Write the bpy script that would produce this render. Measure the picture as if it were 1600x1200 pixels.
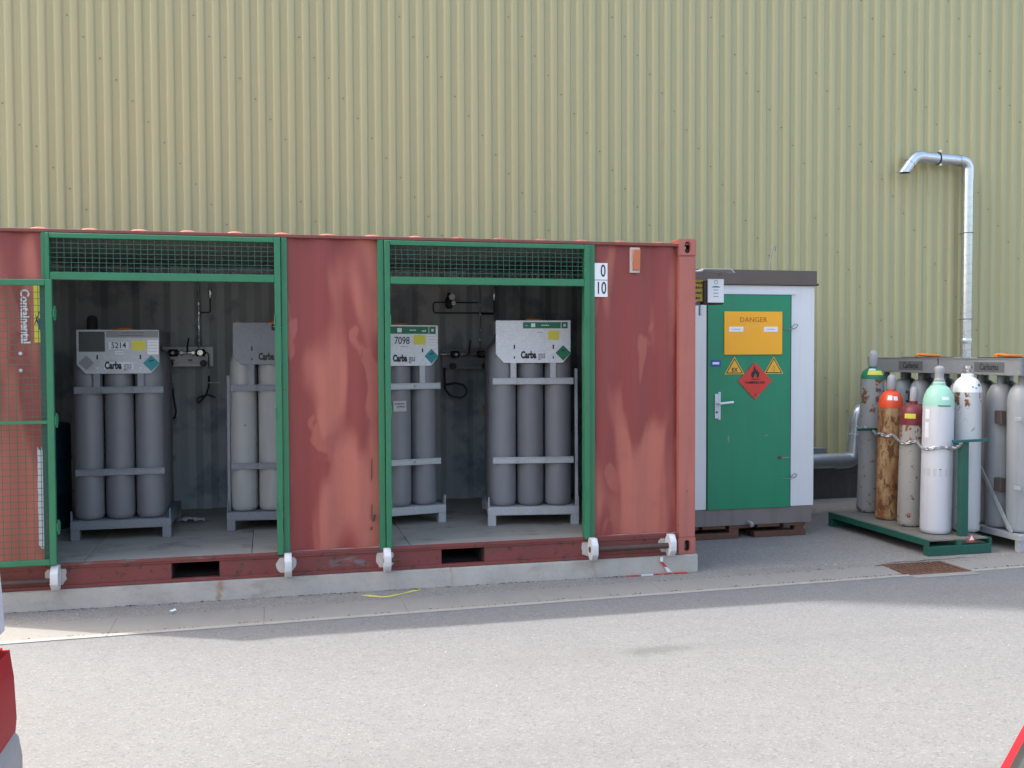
import bpy, bmesh, math, random
from mathutils import Vector, Matrix
random.seed(7)
R = math.radians
scene = bpy.context.scene
for o in list(bpy.data.objects): bpy.data.objects.remove(o)

# ------------------------------------------------------------------ camera, sky, sun, exposure
cam_data = bpy.data.cameras.new('camera'); cam = bpy.data.objects.new('camera', cam_data)
scene.collection.objects.link(cam); scene.camera = cam
yaw, pit, roll = R(13.683), R(1.878), R(-0.213)
F = Vector((math.sin(yaw)*math.cos(pit), math.cos(yaw)*math.cos(pit), -math.sin(pit)))
R0 = Vector((math.cos(yaw), -math.sin(yaw), 0)); U0 = R0.cross(F)
RR = R0*math.cos(roll) + U0*math.sin(roll); UU = U0*math.cos(roll) - R0*math.sin(roll)
mw = Matrix((RR, UU, -F)).transposed().to_4x4(); mw.translation = (-3.406, -7.608, 1.822)
cam.matrix_world = mw
cam_data.sensor_width = 36; cam_data.lens = 35.01; cam_data.clip_start = 0.05; cam_data.clip_end = 2000

world = bpy.data.worlds.new('World'); scene.world = world; world.use_nodes = True
wn = world.node_tree; bg = wn.nodes['Background']
sky = wn.nodes.new('ShaderNodeTexSky'); sky.sky_type = 'NISHITA'; sky.sun_disc = False
sky.sun_elevation = R(45); sky.sun_rotation = R(-65.5); sky.air_density = 1.3; sky.dust_density = 6.0; sky.ozone_density = 1.0
wn.links.new(sky.outputs[0], bg.inputs[0]); bg.inputs[1].default_value = 0.15
sun_d = bpy.data.lights.new('sun', 'SUN'); sun_d.energy = 2.0; sun_d.angle = R(1.0); sun_d.color = (1, .95, .88)
sun = bpy.data.objects.new('sun', sun_d); scene.collection.objects.link(sun)
sun.rotation_euler = Vector((2.48, -1.13, -2.73)).to_track_quat('-Z', 'Y').to_euler(); sun.location = (-9, 5, 14)
vs = scene.view_settings; vs.view_transform = 'Standard'; vs.look = 'None'; vs.gamma = 1; vs.exposure = 1.95
scene.render.engine = 'CYCLES'

# ------------------------------------------------------------------ mesh helpers
class MB:
    def __init__(s): s.v = []; s.f = []
    def add(s, vs, fs):
        n = len(s.v); s.v += [tuple(p) for p in vs]; s.f += [tuple(i+n for i in f) for f in fs]; return s
    def box(s, x0, x1, y0, y1, z0, z1):
        return s.add([(x0,y0,z0),(x1,y0,z0),(x1,y1,z0),(x0,y1,z0),(x0,y0,z1),(x1,y0,z1),(x1,y1,z1),(x0,y1,z1)],
                     [(0,3,2,1),(4,5,6,7),(0,1,5,4),(1,2,6,5),(2,3,7,6),(3,0,4,7)])
    def prism(s, poly, axis, a, b):
        n = len(poly)
        def P(p, t): return (t,p[0],p[1]) if axis == 'x' else (p[0],t,p[1]) if axis == 'y' else (p[0],p[1],t)
        return s.add([P(p,a) for p in poly]+[P(p,b) for p in poly],
                     [tuple(range(n))[::-1], tuple(range(n,2*n))]+[(i,(i+1)%n,n+(i+1)%n,n+i) for i in range(n)])
    def lathe(s, prof, cx=0, cy=0, seg=28, z=0):
        n = len(prof); vs = []; fs = []
        for r, h in prof:
            for k in range(seg):
                a = 2*math.pi*k/seg; vs.append((cx+r*math.cos(a), cy+r*math.sin(a), z+h))
        for i in range(n-1):
            for k in range(seg):
                k2 = (k+1)%seg; fs.append((i*seg+k, i*seg+k2, (i+1)*seg+k2, (i+1)*seg+k))
        fs.append(tuple(range(seg))[::-1]); fs.append(tuple((n-1)*seg+k for k in range(seg)))
        return s.add(vs, fs)
    def tube(s, pts, r, seg=12, close=False, cap=True):
        pts = [Vector(p) for p in pts]; n = len(pts); vs = []; fs = []
        up = None
        for i, p in enumerate(pts):
            if close: t = (pts[(i+1)%n]-pts[i-1]).normalized()
            else: t = (pts[min(i+1,n-1)]-pts[max(i-1,0)]).normalized()
            if up is None:
                up = Vector((0,0,1)) if abs(t.z) < .9 else Vector((1,0,0))
            a = (up - t*up.dot(t)).normalized(); b = t.cross(a); up = a
            rr = r[i] if isinstance(r, (list, tuple)) else r
            for k in range(seg):
                q = 2*math.pi*k/seg; vs.append(p + a*rr*math.cos(q) + b*rr*math.sin(q))
        m = n if close else n-1
        for i in range(m):
            for k in range(seg):
                j = (i+1)%n; k2 = (k+1)%seg; fs.append((i*seg+k, i*seg+k2, j*seg+k2, j*seg+k))
        if not close and cap: fs += [tuple(range(seg))[::-1], tuple((n-1)*seg+k for k in range(seg))]
        return s.add(vs, fs)
    def bar(s, p0, p1, w, h, up=(0,0,1)):
        p0, p1 = Vector(p0), Vector(p1); t = (p1-p0).normalized(); up = Vector(up)
        a = t.cross(up).normalized(); b = a.cross(t)
        vs = [p+a*sx*w/2+b*sy*h/2 for p in (p0,p1) for sx,sy in ((-1,-1),(1,-1),(1,1),(-1,1))]
        return s.add(vs, [(0,1,2,3),(7,6,5,4),(0,4,5,1),(1,5,6,2),(2,6,7,3),(3,7,4,0)])
    def sheet(s, prof, z0, z1, th=.003):          # corrugated sheet: prof = [(x,y)], given thickness in y, extruded in z
        n = len(prof); poly = list(prof)
        vs = [(x,y,z) for z in (z0,z1) for x,y in poly] + [(x,y+th,z) for z in (z0,z1) for x,y in poly]
        fs = []
        for i in range(n-1):
            fs += [(i,i+1,n+i+1,n+i), (2*n+i+1,2*n+i,3*n+i,3*n+i+1), (i+1,i,2*n+i,2*n+i+1), (n+i,n+i+1,3*n+i+1,3*n+i)]
        fs += [(0,n,3*n,2*n), (n-1,3*n-1,4*n-1,2*n-1)]
        return s.add(vs, fs)

def link(o): scene.collection.objects.link(o); return o
def tag(o, label=None, cat=None, group=None, kind=None):
    for k, v in (('label',label),('category',cat),('group',group),('kind',kind)):
        if v: o[k] = v
    return o
def root_off(p):
    off = Vector((0,0,0))
    while p is not None: off += p.location; p = p.parent
    return off
def obj(name, mb, mat, parent=None, bevel=0, smooth=35, label=None, kind=None, local=False):
    me = bpy.data.meshes.new(name); off = Vector((0,0,0)) if local else root_off(parent)
    me.from_pydata([(x-off.x, y-off.y, z-off.z) for x,y,z in mb.v], [], mb.f)
    bm = bmesh.new(); bm.from_mesh(me); bmesh.ops.recalc_face_normals(bm, faces=bm.faces)
    if bevel:
        es = [e for e in bm.edges if len(e.link_faces) == 2 and e.calc_face_angle(0) > .6]
        bmesh.ops.bevel(bm, geom=es, offset=bevel, segments=1 if bevel < .004 else 2, affect='EDGES', clamp_overlap=True)
    bm.to_mesh(me); bm.free()
    if smooth:
        me.polygons.foreach_set('use_smooth', [True]*len(me.polygons)); me.set_sharp_from_angle(angle=R(smooth))
    me.materials.append(mat); o = link(bpy.data.objects.new(name, me)); o.parent = parent
    return tag(o, label, kind=kind)
def thing(name, label, cat, loc=(0,0,0), group=None):
    o = bpy.data.objects.new(name, None); o.empty_display_size = .1; o.location = loc; link(o)
    return tag(o, label, cat, group)
def copy_tree(o, parent=None):
    c = o.copy(); link(c); c.parent = parent
    for ch in list(o.children): copy_tree(ch, c)
    return c
def kid(o, parent, loc=(0,0,0)):
    c = o.copy(); link(c); c.parent = parent; c.location = loc
    for ch in list(o.children):
        d = ch.copy(); link(d); d.parent = c
    return c
def arc(c, u, v, r, a0, a1, n=8):
    c, u, v = Vector(c), Vector(u), Vector(v)
    return [c+u*r*math.cos(a0+(a1-a0)*i/n)+v*r*math.sin(a0+(a1-a0)*i/n) for i in range(n+1)]
def fillet(pts, r, n=6):                           # round the corners of a polyline
    pts = [Vector(p) for p in pts]; out = [pts[0]]
    for a, b, c in zip(pts, pts[1:], pts[2:]):
        d0 = (a-b).normalized(); d1 = (c-b).normalized(); ang = d0.angle(d1)
        t = min(r/math.tan(ang/2), (a-b).length*.49, (c-b).length*.49)
        p0 = b+d0*t; p1 = b+d1*t
        for i in range(n+1):
            q = i/n; out.append(p0*(1-q)**2 + b*2*q*(1-q) + p1*q*q)
    return out+[pts[-1]]

# ------------------------------------------------------------------ materials
class NT:
    def __init__(s, name):
        s.m = bpy.data.materials.new(name); s.m.use_nodes = True; s.t = s.m.node_tree
        s.b = s.t.nodes['Principled BSDF']
    def n(s, typ, **kw):
        x = s.t.nodes.new(typ)
        for k, v in kw.items(): setattr(x, k, v)
        return x
    def l(s, a, b): s.t.links.new(a, b)
    def coord(s, scale=(1,1,1), rnd=True, world=False):
        if world: src = s.n('ShaderNodeNewGeometry').outputs['Position']
        else: src = s.n('ShaderNodeTexCoord').outputs['Object']
        if rnd:
            oi = s.n('ShaderNodeObjectInfo'); mu = s.n('ShaderNodeMath', operation='MULTIPLY'); mu.inputs[1].default_value = 37.7
            s.l(oi.outputs['Random'], mu.inputs[0]); ad = s.n('ShaderNodeVectorMath', operation='ADD')
            s.l(src, ad.inputs[0]); s.l(mu.outputs[0], ad.inputs[1]); src = ad.outputs[0]
        mp = s.n('ShaderNodeMapping'); mp.inputs['Scale'].default_value = scale; s.l(src, mp.inputs[0]); return mp.outputs[0]
    def noise(s, vec, scale=1, detail=4, rough=.55, dist=0):
        x = s.n('ShaderNodeTexNoise'); x.inputs['Scale'].default_value = scale; x.inputs['Detail'].default_value = detail
        x.inputs['Roughness'].default_value = rough; x.inputs['Distortion'].default_value = dist; s.l(vec, x.inputs['Vector']); return x.outputs[0]
    def voro(s, vec, scale=1, feature='F1', out='Distance'):
        x = s.n('ShaderNodeTexVoronoi', feature=feature); x.inputs['Scale'].default_value = scale; s.l(vec, x.inputs['Vector']); return x.outputs[out]
    def ramp(s, fac, lo, hi, a=0, b=1):
        x = s.n('ShaderNodeMapRange', interpolation_type='SMOOTHSTEP'); s.l(fac, x.inputs[0])
        for i, v in enumerate((lo, hi, a, b)): x.inputs[i+1].default_value = v
        return x.outputs[0]
    def math(s, op, a, b):
        x = s.n('ShaderNodeMath', operation=op)
        for i, v in enumerate((a, b)):
            if isinstance(v, (int, float)): x.inputs[i].default_value = v
            else: s.l(v, x.inputs[i])
        return x.outputs[0]
    def mix(s, fac, a, b, mode='MIX'):
        x = s.n('ShaderNodeMix', data_type='RGBA', blend_type=mode)
        if isinstance(fac, (int, float)): x.inputs[0].default_value = fac
        else: s.l(fac, x.inputs[0])
        for i, v in ((6,a),(7,b)):
            if isinstance(v, (tuple, list)): x.inputs[i].default_value = (*v[:3], 1)
            else: s.l(v, x.inputs[i])
        return x.outputs[2]
    def sep(s, vec, ax='Z'):
        x = s.n('ShaderNodeSeparateXYZ'); s.l(vec, x.inputs[0]); return x.outputs[ax]
    def bump(s, h, strength=.3, dist=.005):
        x = s.n('ShaderNodeBump'); x.inputs['Strength'].default_value = strength; x.inputs['Distance'].default_value = dist
        s.l(h, x.inputs['Height']); s.l(x.outputs[0], s.b.inputs['Normal'])
    def done(s, col, rough=.6, metal=0, spec=None):
        for k, v in (('Base Color',col),('Roughness',rough),('Metallic',metal),('Specular IOR Level',spec)):
            if v is None: continue
            if isinstance(v, (tuple, list)): s.b.inputs[k].default_value = (*v[:3], 1)
            elif isinstance(v, (int, float)): s.b.inputs[k].default_value = v
            else: s.l(v, s.b.inputs[k])
        return s.m
def sc(c, k): return tuple(min(1, x*k) for x in c)
def paint(name, col, rough=.5, metal=0, var=.14, scale=5, dirt=.25, dirtcol=(.10,.085,.07), rust=0, rustcol=(.16,.065,.025), bump=.08, streak=True, rnd=True, objvar=0, band=None):
    m = NT(name); c = m.coord(rnd=rnd)
    col_ = m.mix(m.noise(c, scale, 5), sc(col, 1-var), sc(col, 1+var))
    if objvar:
        oi = m.n('ShaderNodeObjectInfo'); col_ = m.mix(m.math('MULTIPLY', oi.outputs['Random'], objvar), col_, sc(col, .45))
    cs = m.coord((9,9,.7) if streak else (2,2,2), rnd=rnd)
    if dirt: col_ = m.mix(m.ramp(m.noise(cs, 1.3, 5, .6), .48, .8, 0, dirt), col_, dirtcol)
    ro = m.ramp(m.noise(c, scale*4, 3), .3, .7, rough-.08, rough+.1)
    if rust:
        nz = m.noise(c, 13, 7, .68)
        if band:                                  # knocks and drips: more rust under the shoulder and at the foot ring
            z = m.sep(m.coord(rnd=False)); drip = m.noise(m.coord((11,11,2.2)), 1, 4, .6)
            k = m.math('ADD', m.ramp(z, band-.42, band, 0, .13), m.ramp(z, .16, .0, 0, .12))
            nz = m.math('ADD', nz, m.math('MULTIPLY', k, m.ramp(drip, .35, .65, .15, 1.3)))
        mask = m.ramp(nz, .70-rust*.5, .745-rust*.5)
        rc = m.mix(m.noise(c, 50, 4), sc(rustcol, .5), sc(rustcol, 1.7)); col_ = m.mix(mask, col_, rc)
        ro = m.math('MAXIMUM', ro, m.math('MULTIPLY', mask, .85))
    if bump: m.bump(m.noise(c, 40, 4), bump, .003)
    return m.done(col_, ro, metal)

# --- faded red container paint: vertical chalky sun-bleach patches over deep red
m = NT('red_paint'); c = m.coord(rnd=False); big = m.coord((2.6,1.2,.62), rnd=False)
n1 = m.math('ADD', m.noise(big, 1.5, 1.6, .4, .5), m.math('MULTIPLY', m.sep(c), -.055)); fade = m.ramp(n1, .385, .545)
st = m.noise(m.coord((16,3,.35), rnd=False), 1, 4, .6)
dk = m.mix(st, (.205,.034,.031), (.275,.054,.047)); lt = m.mix(st, (.36,.10,.072), (.46,.142,.10))
hard = m.ramp(m.noise(m.coord((3.4,1.2,1.1), rnd=False), 1.3, 3, .5, .3), .565, .60, 0, .55); fade = m.math('MAXIMUM', fade, hard); cc = m.mix(fade, dk, lt); cc = m.mix(m.ramp(m.noise(c, 3, 6, .65), .5, .8, 0, .3), cc, (.16,.05,.04))
sp = m.ramp(m.noise(c, 24, 6, .7), .70, .735); cc = m.mix(sp, cc, (.08,.03,.02))
wh = m.ramp(m.noise(m.coord((30,30,16), rnd=False), 1.4, 5, .7), .755, .775); cc = m.mix(wh, cc, (.5,.42,.38))
m.bump(m.noise(c, 5, 5), .18, .006)
RED = m.done(cc, m.ramp(n1, .4, .6, .40, .62), 0, .45)
RED_RAIL = paint('red_rail_paint', (.20,.052,.045), .55, dirt=.4, rust=.22, rnd=False, streak=False)
# the bottom rail: red over old teal, patchy
m = NT('red_sill_paint'); c = m.coord(rnd=False)
cc = m.mix(m.noise(c, 4, 5), (.14,.032,.03), (.23,.052,.045))
cc = m.mix(m.ramp(m.noise(m.coord((2.2,2,7), rnd=False), 1.2, 5, .6), .60, .70, 0, .75), cc, (.12,.19,.19))
cc = m.mix(m.ramp(m.noise(c, 17, 6, .7), .56, .64), cc, (.075,.034,.02)); cc = m.mix(m.ramp(m.noise(m.coord((3,3,9), rnd=False), 1.3, 6, .65), .48, .7, 0, .6), cc, (.11,.055,.035)); m.bump(m.noise(c, 30, 4), .2, .003)
RED_SILL = m.done(cc, .6)
CORNER = paint('corner_paint', (.40,.125,.095), .55, var=.14, scale=3, dirt=.5, dirtcol=(.22,.06,.05), rust=.1, rnd=False)
GREEN = paint('green_paint', (.024,.172,.078), .42, var=.16, dirt=.22, dirtcol=(.06,.07,.05), rust=.09, rnd=False)
DKGREEN = paint('dark_green_paint', (.010,.085,.060), .42, var=.2, dirt=.35, dirtcol=(.05,.045,.03), rust=.1)
DOORGREEN = paint('door_green_paint', (.008,.215,.105), .38, var=.10, scale=2.5, dirt=.28, dirtcol=(.03,.10,.07), rnd=False, bump=.10)
MESHG = paint('mesh_green', (.018,.115,.065), .5, dirt=.2)
# interior of the container: grey-blue, scuffed
m = NT('interior_paint'); c = m.coord(rnd=False)
cc = m.mix(m.noise(m.coord((2,2,.8), rnd=False), 1.4, 4), (.27,.30,.315), (.43,.46,.46))
cc = m.mix(m.ramp(m.noise(c, 2.2, 5, .6), .50, .62, 0, .75), cc, (.16,.20,.23)); m.bump(m.noise(c, 5, 4), .12, .005)
INTERIOR = m.done(cc, .5)
CEIL = paint('ceiling_paint', (.20,.20,.19), .6, dirt=.3, rnd=False)
m = NT('dirty_plywood'); c = m.coord()
cc = m.mix(m.noise(m.coord((1,6,1)), 2.5, 6, .6), (.23,.205,.17), (.40,.365,.315))
cc = m.mix(m.ramp(m.noise(c, 3.5, 6, .65), .5, .72, 0, .75), cc, (.13,.118,.10)); m.bump(m.noise(c, 40, 5), .3, .003)
FLOORM = m.done(cc, .75)
# building cladding
m = NT('olive_cladding'); c = m.coord()
cc = m.mix(m.noise(m.coord((3,3,.25)), 1, 3), (.388,.355,.188), (.432,.398,.218))
cc = m.mix(m.ramp(m.noise(m.coord((8,8,.3)), 1, 5, .6), .52, .85, 0, .28), cc, (.34,.305,.18))
oi = m.n('ShaderNodeObjectInfo'); cc = m.mix(m.math('MULTIPLY', oi.outputs['Random'], .16), cc, (.34,.30,.155))
cc = m.mix(m.ramp(m.noise(m.coord((22,22,.12)), 1, 5, .65), .55, .85, 0, .22), cc, (.25,.225,.14))
CLAD = m.done(cc, .42, 0, .45)
SCREW = paint('dark_screw', (.20,.175,.11), .5, .2)
PLINTH = paint('dark_plinth', (.045,.035,.032), .8)
# ground
def asphalt(name, base, spk, dark, patch, blotch=False):
    m = NT(name); c = m.coord(rnd=False, world=True)
    cell = m.sep(m.voro(c, 95, out='Color'), 'X'); cell2 = m.sep(m.voro(c, 170, out='Color'), 'Y')
    col = m.mix(m.noise(c, 1.1, 5, .6), sc(base, 1-patch), sc(base, 1+patch))
    col = m.mix(m.ramp(m.noise(c, 9, 4, .6), .4, .75, 0, .2), col, dark)
    col = m.mix(m.ramp(cell2, .25, .75, .0, .28), col, sc(base, .70))
    col = m.mix(m.ramp(cell, .84, .97, 0, .6), col, spk); col = m.mix(m.ramp(cell, .13, .03, 0, .6), col, dark)
    tint = m.voro(c, 95, out='Color'); col = m.mix(.03, col, tint, 'OVERLAY')
    trk = m.noise(m.coord((.12,1.7,1), False, True), 1, 3, .5); col = m.mix(m.ramp(trk, .5, .7, 0, .22), col, sc(base, .62))
    col = m.mix(m.ramp(m.noise(c, 260, 2), .35, .7, 0, .25), col, sc(base, 1.25))
    if blotch:                                     # one soft-edged dark oval patch in the carriageway colour
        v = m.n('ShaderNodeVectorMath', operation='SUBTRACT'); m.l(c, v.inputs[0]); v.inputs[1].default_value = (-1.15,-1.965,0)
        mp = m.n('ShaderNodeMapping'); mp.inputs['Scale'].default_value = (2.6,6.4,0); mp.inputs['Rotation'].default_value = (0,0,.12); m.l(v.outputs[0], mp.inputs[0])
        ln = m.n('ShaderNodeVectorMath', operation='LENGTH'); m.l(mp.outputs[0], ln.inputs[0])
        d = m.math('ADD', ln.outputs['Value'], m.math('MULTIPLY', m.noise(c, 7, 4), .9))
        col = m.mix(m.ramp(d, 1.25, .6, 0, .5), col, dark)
    m.bump(m.voro(c, 95), .35, .004)
    return m.done(col, .92, 0, .25)
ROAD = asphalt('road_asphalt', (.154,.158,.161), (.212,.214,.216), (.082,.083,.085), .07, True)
APRON = asphalt('apron_asphalt', (.235,.218,.198), (.36,.34,.32), (.12,.112,.102), .12)
GROUNDM = asphalt('ground_asphalt', (.17,.165,.16), (.3,.3,.29), (.08,.08,.08), .1)
def concrete(name, base, var=.16, blotch=(.24,.21,.17), crack=True, rusty=False):
    m = NT(name); c = m.coord(rnd=False, world=True)
    col = m.mix(m.noise(c, 5, 7, .65), sc(base, 1-var), sc(base, 1+var))
    col = m.mix(m.ramp(m.noise(m.coord((1.6,1.6,3), False, True), 1.7, 6, .65), .5, .75, 0, .45), col, blotch)
    if crack:
        dv = m.n('ShaderNodeVectorMath', operation='ADD'); m.l(m.coord((1.2,1.2,2.4), False, True), dv.inputs[0])
        nz = m.n('ShaderNodeTexNoise'); nz.inputs['Scale'].default_value = 4; m.l(c, nz.inputs['Vector']); m.l(nz.outputs['Color'], dv.inputs[1])
        col = m.mix(m.ramp(m.voro(dv.outputs[0], 1.8, 'DISTANCE_TO_EDGE'), .006, .0, 0, .32), col, (.14,.13,.115))
    if rusty:                                     # rust runs where rail bolts drip
        sx = m.sep(c, 'X'); wob = m.math('MULTIPLY', m.math('SUBTRACT', m.noise(m.coord((6,6,14), False, True), 1, 4), .5), .09)
        for x0, w, k in ((-3.78,.022,.75),(-2.05,.015,.3),(-.88,.02,.35),(-5.3,.03,.3)):
            d = m.math('ABSOLUTE', m.math('ADD', m.math('SUBTRACT', sx, x0), wob), 0)
            col = m.mix(m.math('MULTIPLY', m.ramp(d, w*1.6, .0, 0, k), m.ramp(m.noise(c, 25, 4), .3, .6, .4, 1)), col, (.30,.17,.07))
    col = m.mix(m.ramp(m.noise(c, 90, 3), .55, .72, 0, .3), col, sc(base, .6))
    m.bump(m.noise(c, 45, 6, .7), .35, .005)
    return m.done(col, .88, 0, .3)
SLAB = concrete('slab_concrete', (.44,.415,.37), .22, (.17,.15,.12), rusty=True)
GUTTER = concrete('gutter_concrete', (.228,.221,.204), .12, (.20,.185,.155), False)
LIP = concrete('gutter_lip_concrete', (.28,.273,.252), .1, (.22,.2,.17), False)
# metals and cylinders
def galv(name, base=(.43,.45,.47), metal=.35, rough=.5, dirt=.25):
    m = NT(name); c = m.coord()
    cell = m.sep(m.voro(c, 110, out='Color'), 'X')
    col = m.mix(cell, sc(base, .90), sc(base, 1.06)); col = m.mix(m.ramp(m.noise(c, 6, 5), .5, .8, 0, dirt), col, (.14,.135,.13))
    m.bump(m.noise(c, 30, 3), .06, .003)
    return m.done(col, rough, metal)
GALV = galv('galvanised_steel'); GALVD = galv('dull_galvanised', (.225,.24,.265), .3, .55); GALVW = galv('bright_galvanised', (.66,.68,.71), .15, .5, .12)
DUCTD = galv('dull_duct_steel', (.52,.54,.57), .75, .32, .2)
DUCT = galv('duct_steel', (.62,.65,.68), .9, .27, .12)
BEAMG = galv('bundle_beam_grey', (.235,.25,.262), .15, .5, .3)
CYL = paint('cylinder_grey', (.215,.217,.232), .42, var=.09, dirt=.22, rust=.03, objvar=.35)
CYLP = paint('cylinder_pale', (.40,.395,.375), .5, var=.1, dirt=.18, rust=.10, rustcol=(.14,.08,.04), objvar=.2)
CYLR = paint('cylinder_blue_grey', (.275,.29,.305), .42, var=.07, dirt=.25, objvar=.25)
CYLT = paint('cylinder_weathered', (.30,.29,.27), .5, var=.12, dirt=.35, rust=.22, band=1.38)
CYLM = paint('cylinder_stained', (.33,.315,.285), .5, var=.14, dirt=.35, dirtcol=(.24,.13,.06), rust=.19, band=.98)
CYLW = paint('cylinder_white', (.54,.535,.56), .42, var=.06, dirt=.22, dirtcol=(.30,.27,.24))
CYLB = paint('cylinder_bone', (.46,.47,.475), .45, var=.07, dirt=.18, dirtcol=(.3,.2,.1), rust=.16, band=1.30)
m = NT('heavy_rust'); c = m.coord(); cs = m.coord((4,4,.9))
cc = m.mix(m.ramp(m.noise(cs, 2.4, 6, .65), .35, .66), (.42,.28,.13), (.235,.080,.022)); cc = m.mix(m.ramp(m.noise(m.coord((13,13,7)), 1.2, 7, .72, .4), .49, .60, 0, .9), cc, (.095,.026,.010)); cc = m.mix(m.ramp(m.noise(m.coord((14,14,1.2)), 1, 5, .65), .48, .7, 0, .6), cc, (.26,.085,.02))
cc = m.mix(m.ramp(m.noise(m.coord((7,7,2.2)), 1.6, 6, .6), .60, .68, 0, .8), cc, (.45,.36,.22)); m.bump(m.noise(c, 60, 6, .7), .4, .004)
HRUST = m.done(cc, .8)
RUST = paint('rusty_iron', (.095,.045,.028), .8, var=.4, scale=14, dirt=.4, dirtcol=(.2,.085,.03))
BROWN = paint('brown_pipe', (.075,.038,.028), .6, var=.3)
CAP = paint('cap_grey', (.34,.335,.34), .5, dirt=.3)
def flat(name, col, rough=.5, metal=0, var=.05): return paint(name, col, rough, metal, var, 6, .08, streak=False, bump=0)
BLACK = flat('black', (.012,.012,.013), .5); WHITE = flat('white_print', (.76,.77,.79), .45); OFFW = flat('off_white', (.60,.62,.66), .5)
YEL = flat('yellow_print', (.68,.60,.06), .5); TEAL = flat('teal_print', (.008,.235,.26), .5); LGREEN = flat('label_green', (.01,.16,.075), .5)
DGREY = flat('dark_grey', (.045,.052,.050), .5); MGREY = flat('mid_grey', (.22,.225,.23), .5); ORANGE = flat('orange_strap', (.75,.19,.015), .5)
SIGNY = flat('sign_yellow', (.90,.40,.012), .42); SIGNO = flat('sign_lettering_orange', (.40,.085,.004), .5); RSIGN = flat('sign_red', (.58,.035,.022), .4)
TRIY = flat('triangle_yellow', (.74,.40,.03), .42); BLUE = flat('blue_print', (.012,.07,.28), .4)
CABW = paint('cabinet_white', (.66,.665,.67), .42, var=.04, scale=2, dirt=.10, rnd=False, bump=.02)
CABG = paint('cabinet_plinth_grey', (.185,.155,.145), .5, var=.1, dirt=.4, rnd=False); CABR = paint('roof_brown', (.105,.080,.068), .55, var=.1, dirt=.3, rnd=False)
WOOD = paint('pallet_wood', (.115,.052,.030), .8, var=.3, scale=9, dirt=.4, rnd=True)
ORED = flat('dome_orange_red', (.75,.075,.018), .42, var=.08); MAROON = paint('dome_maroon', (.17,.022,.03), .45, dirt=.2); MINT = paint('dome_mint', (.33,.60,.47), .42, var=.06, dirt=.15)
DGRN = paint('dome_green', (.012,.185,.085), .45, var=.1, dirt=.15); DWHITE = paint('dome_white', (.80,.81,.83), .4, var=.03, dirt=.06)
DTEAL = flat('dark_teal_barrel', (.004,.032,.05), .5); HOSE = flat('black_hose', (.012,.012,.012), .45); CHROME = flat('chrome', (.65,.67,.7), .2, .9); BRASS = flat('brass', (.4,.27,.08), .4, .7)
PATCH = paint('white_overpaint', (.50,.47,.43), .7, var=.2, scale=12, dirt=.4, dirtcol=(.25,.15,.08))
LUG = paint('lug_white', (.62,.62,.62), .5, var=.08, dirt=.25, rust=.12)
GLASS = flat('dark_glass', (.02,.025,.028), .06); RUBBER = flat('rubber', (.015,.015,.015), .8)
m = NT('car_red'); m.b.inputs['Coat Weight'].default_value = .12; m.b.inputs['Coat Roughness'].default_value = .1
CARRED = m.done((.36,.006,.014), .6, 0, .12)
m = NT('van_white'); m.b.inputs['Coat Weight'].default_value = .5; m.b.inputs['Coat Roughness'].default_value = .1
VANW = m.done((.62,.65,.70), .4)
BUMPER = flat('bumper_grey', (.34,.33,.33), .5); LENS = flat('lamp_lens', (.6,.6,.6), .1)

# ------------------------------------------------------------------ lettering (flat print facing -Y)
def text_mb(body, size, cx, y, cz, sx=1, bold=0, rot=0, align='CENTER'):
    cu = bpy.data.curves.new('t', 'FONT'); cu.body = body; cu.size = size; cu.align_x = align; cu.align_y = 'CENTER'
    cu.offset = bold; cu.extrude = .0006; cu.resolution_u = 3
    o = link(bpy.data.objects.new('t', cu)); dg = bpy.context.evaluated_depsgraph_get(); me = bpy.data.meshes.new_from_object(o.evaluated_get(dg))
    mb = MB(); ca, sa = math.cos(rot), math.sin(rot); vs = []
    for v in me.vertices:
        a, b = v.co.x*sx, v.co.y; vs.append((cx+a*ca-b*sa, y-v.co.z-.0008, cz+a*sa+b*ca))
    mb.add(vs, [tuple(p.vertices) for p in me.polygons]); bpy.data.objects.remove(o); bpy.data.curves.remove(cu); bpy.data.meshes.remove(me)
    return mb
def text(par, body, size, cx, y, cz, mat, sx=1, bold=0, rot=0, name='lettering'):
    return obj(name, text_mb(body, size, cx, y, cz, sx, bold, rot), mat, par, smooth=0)
def plate(par, name, x0, x1, z0, z1, y, mat, th=.0015, label=None):
    return obj(name, MB().box(x0, x1, y-th, y, z0, z1), mat, par, smooth=0, label=label)
def diamond(par, name, cx, cz, h, y, mat, th=.0015, label=None):
    return obj(name, MB().prism([(cx-h,cz),(cx,cz-h),(cx+h,cz),(cx,cz+h)], 'y', y-th, y), mat, par, smooth=0, label=label)
def ticks(par, x0, x1, z, y, mat, n, h=.006, name='small_print', local=False):   # print too small to read
    mb = MB(); x = x0
    while x < x1:
        w = random.uniform(.006,.016); mb.box(x, min(x+w, x1), y-.0012, y-.0004, z-h/2*random.uniform(.6,1), z+h/2*random.uniform(.6,1)); x += w+.004
    return obj(name, mb, mat, par, smooth=0, local=local)

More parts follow.
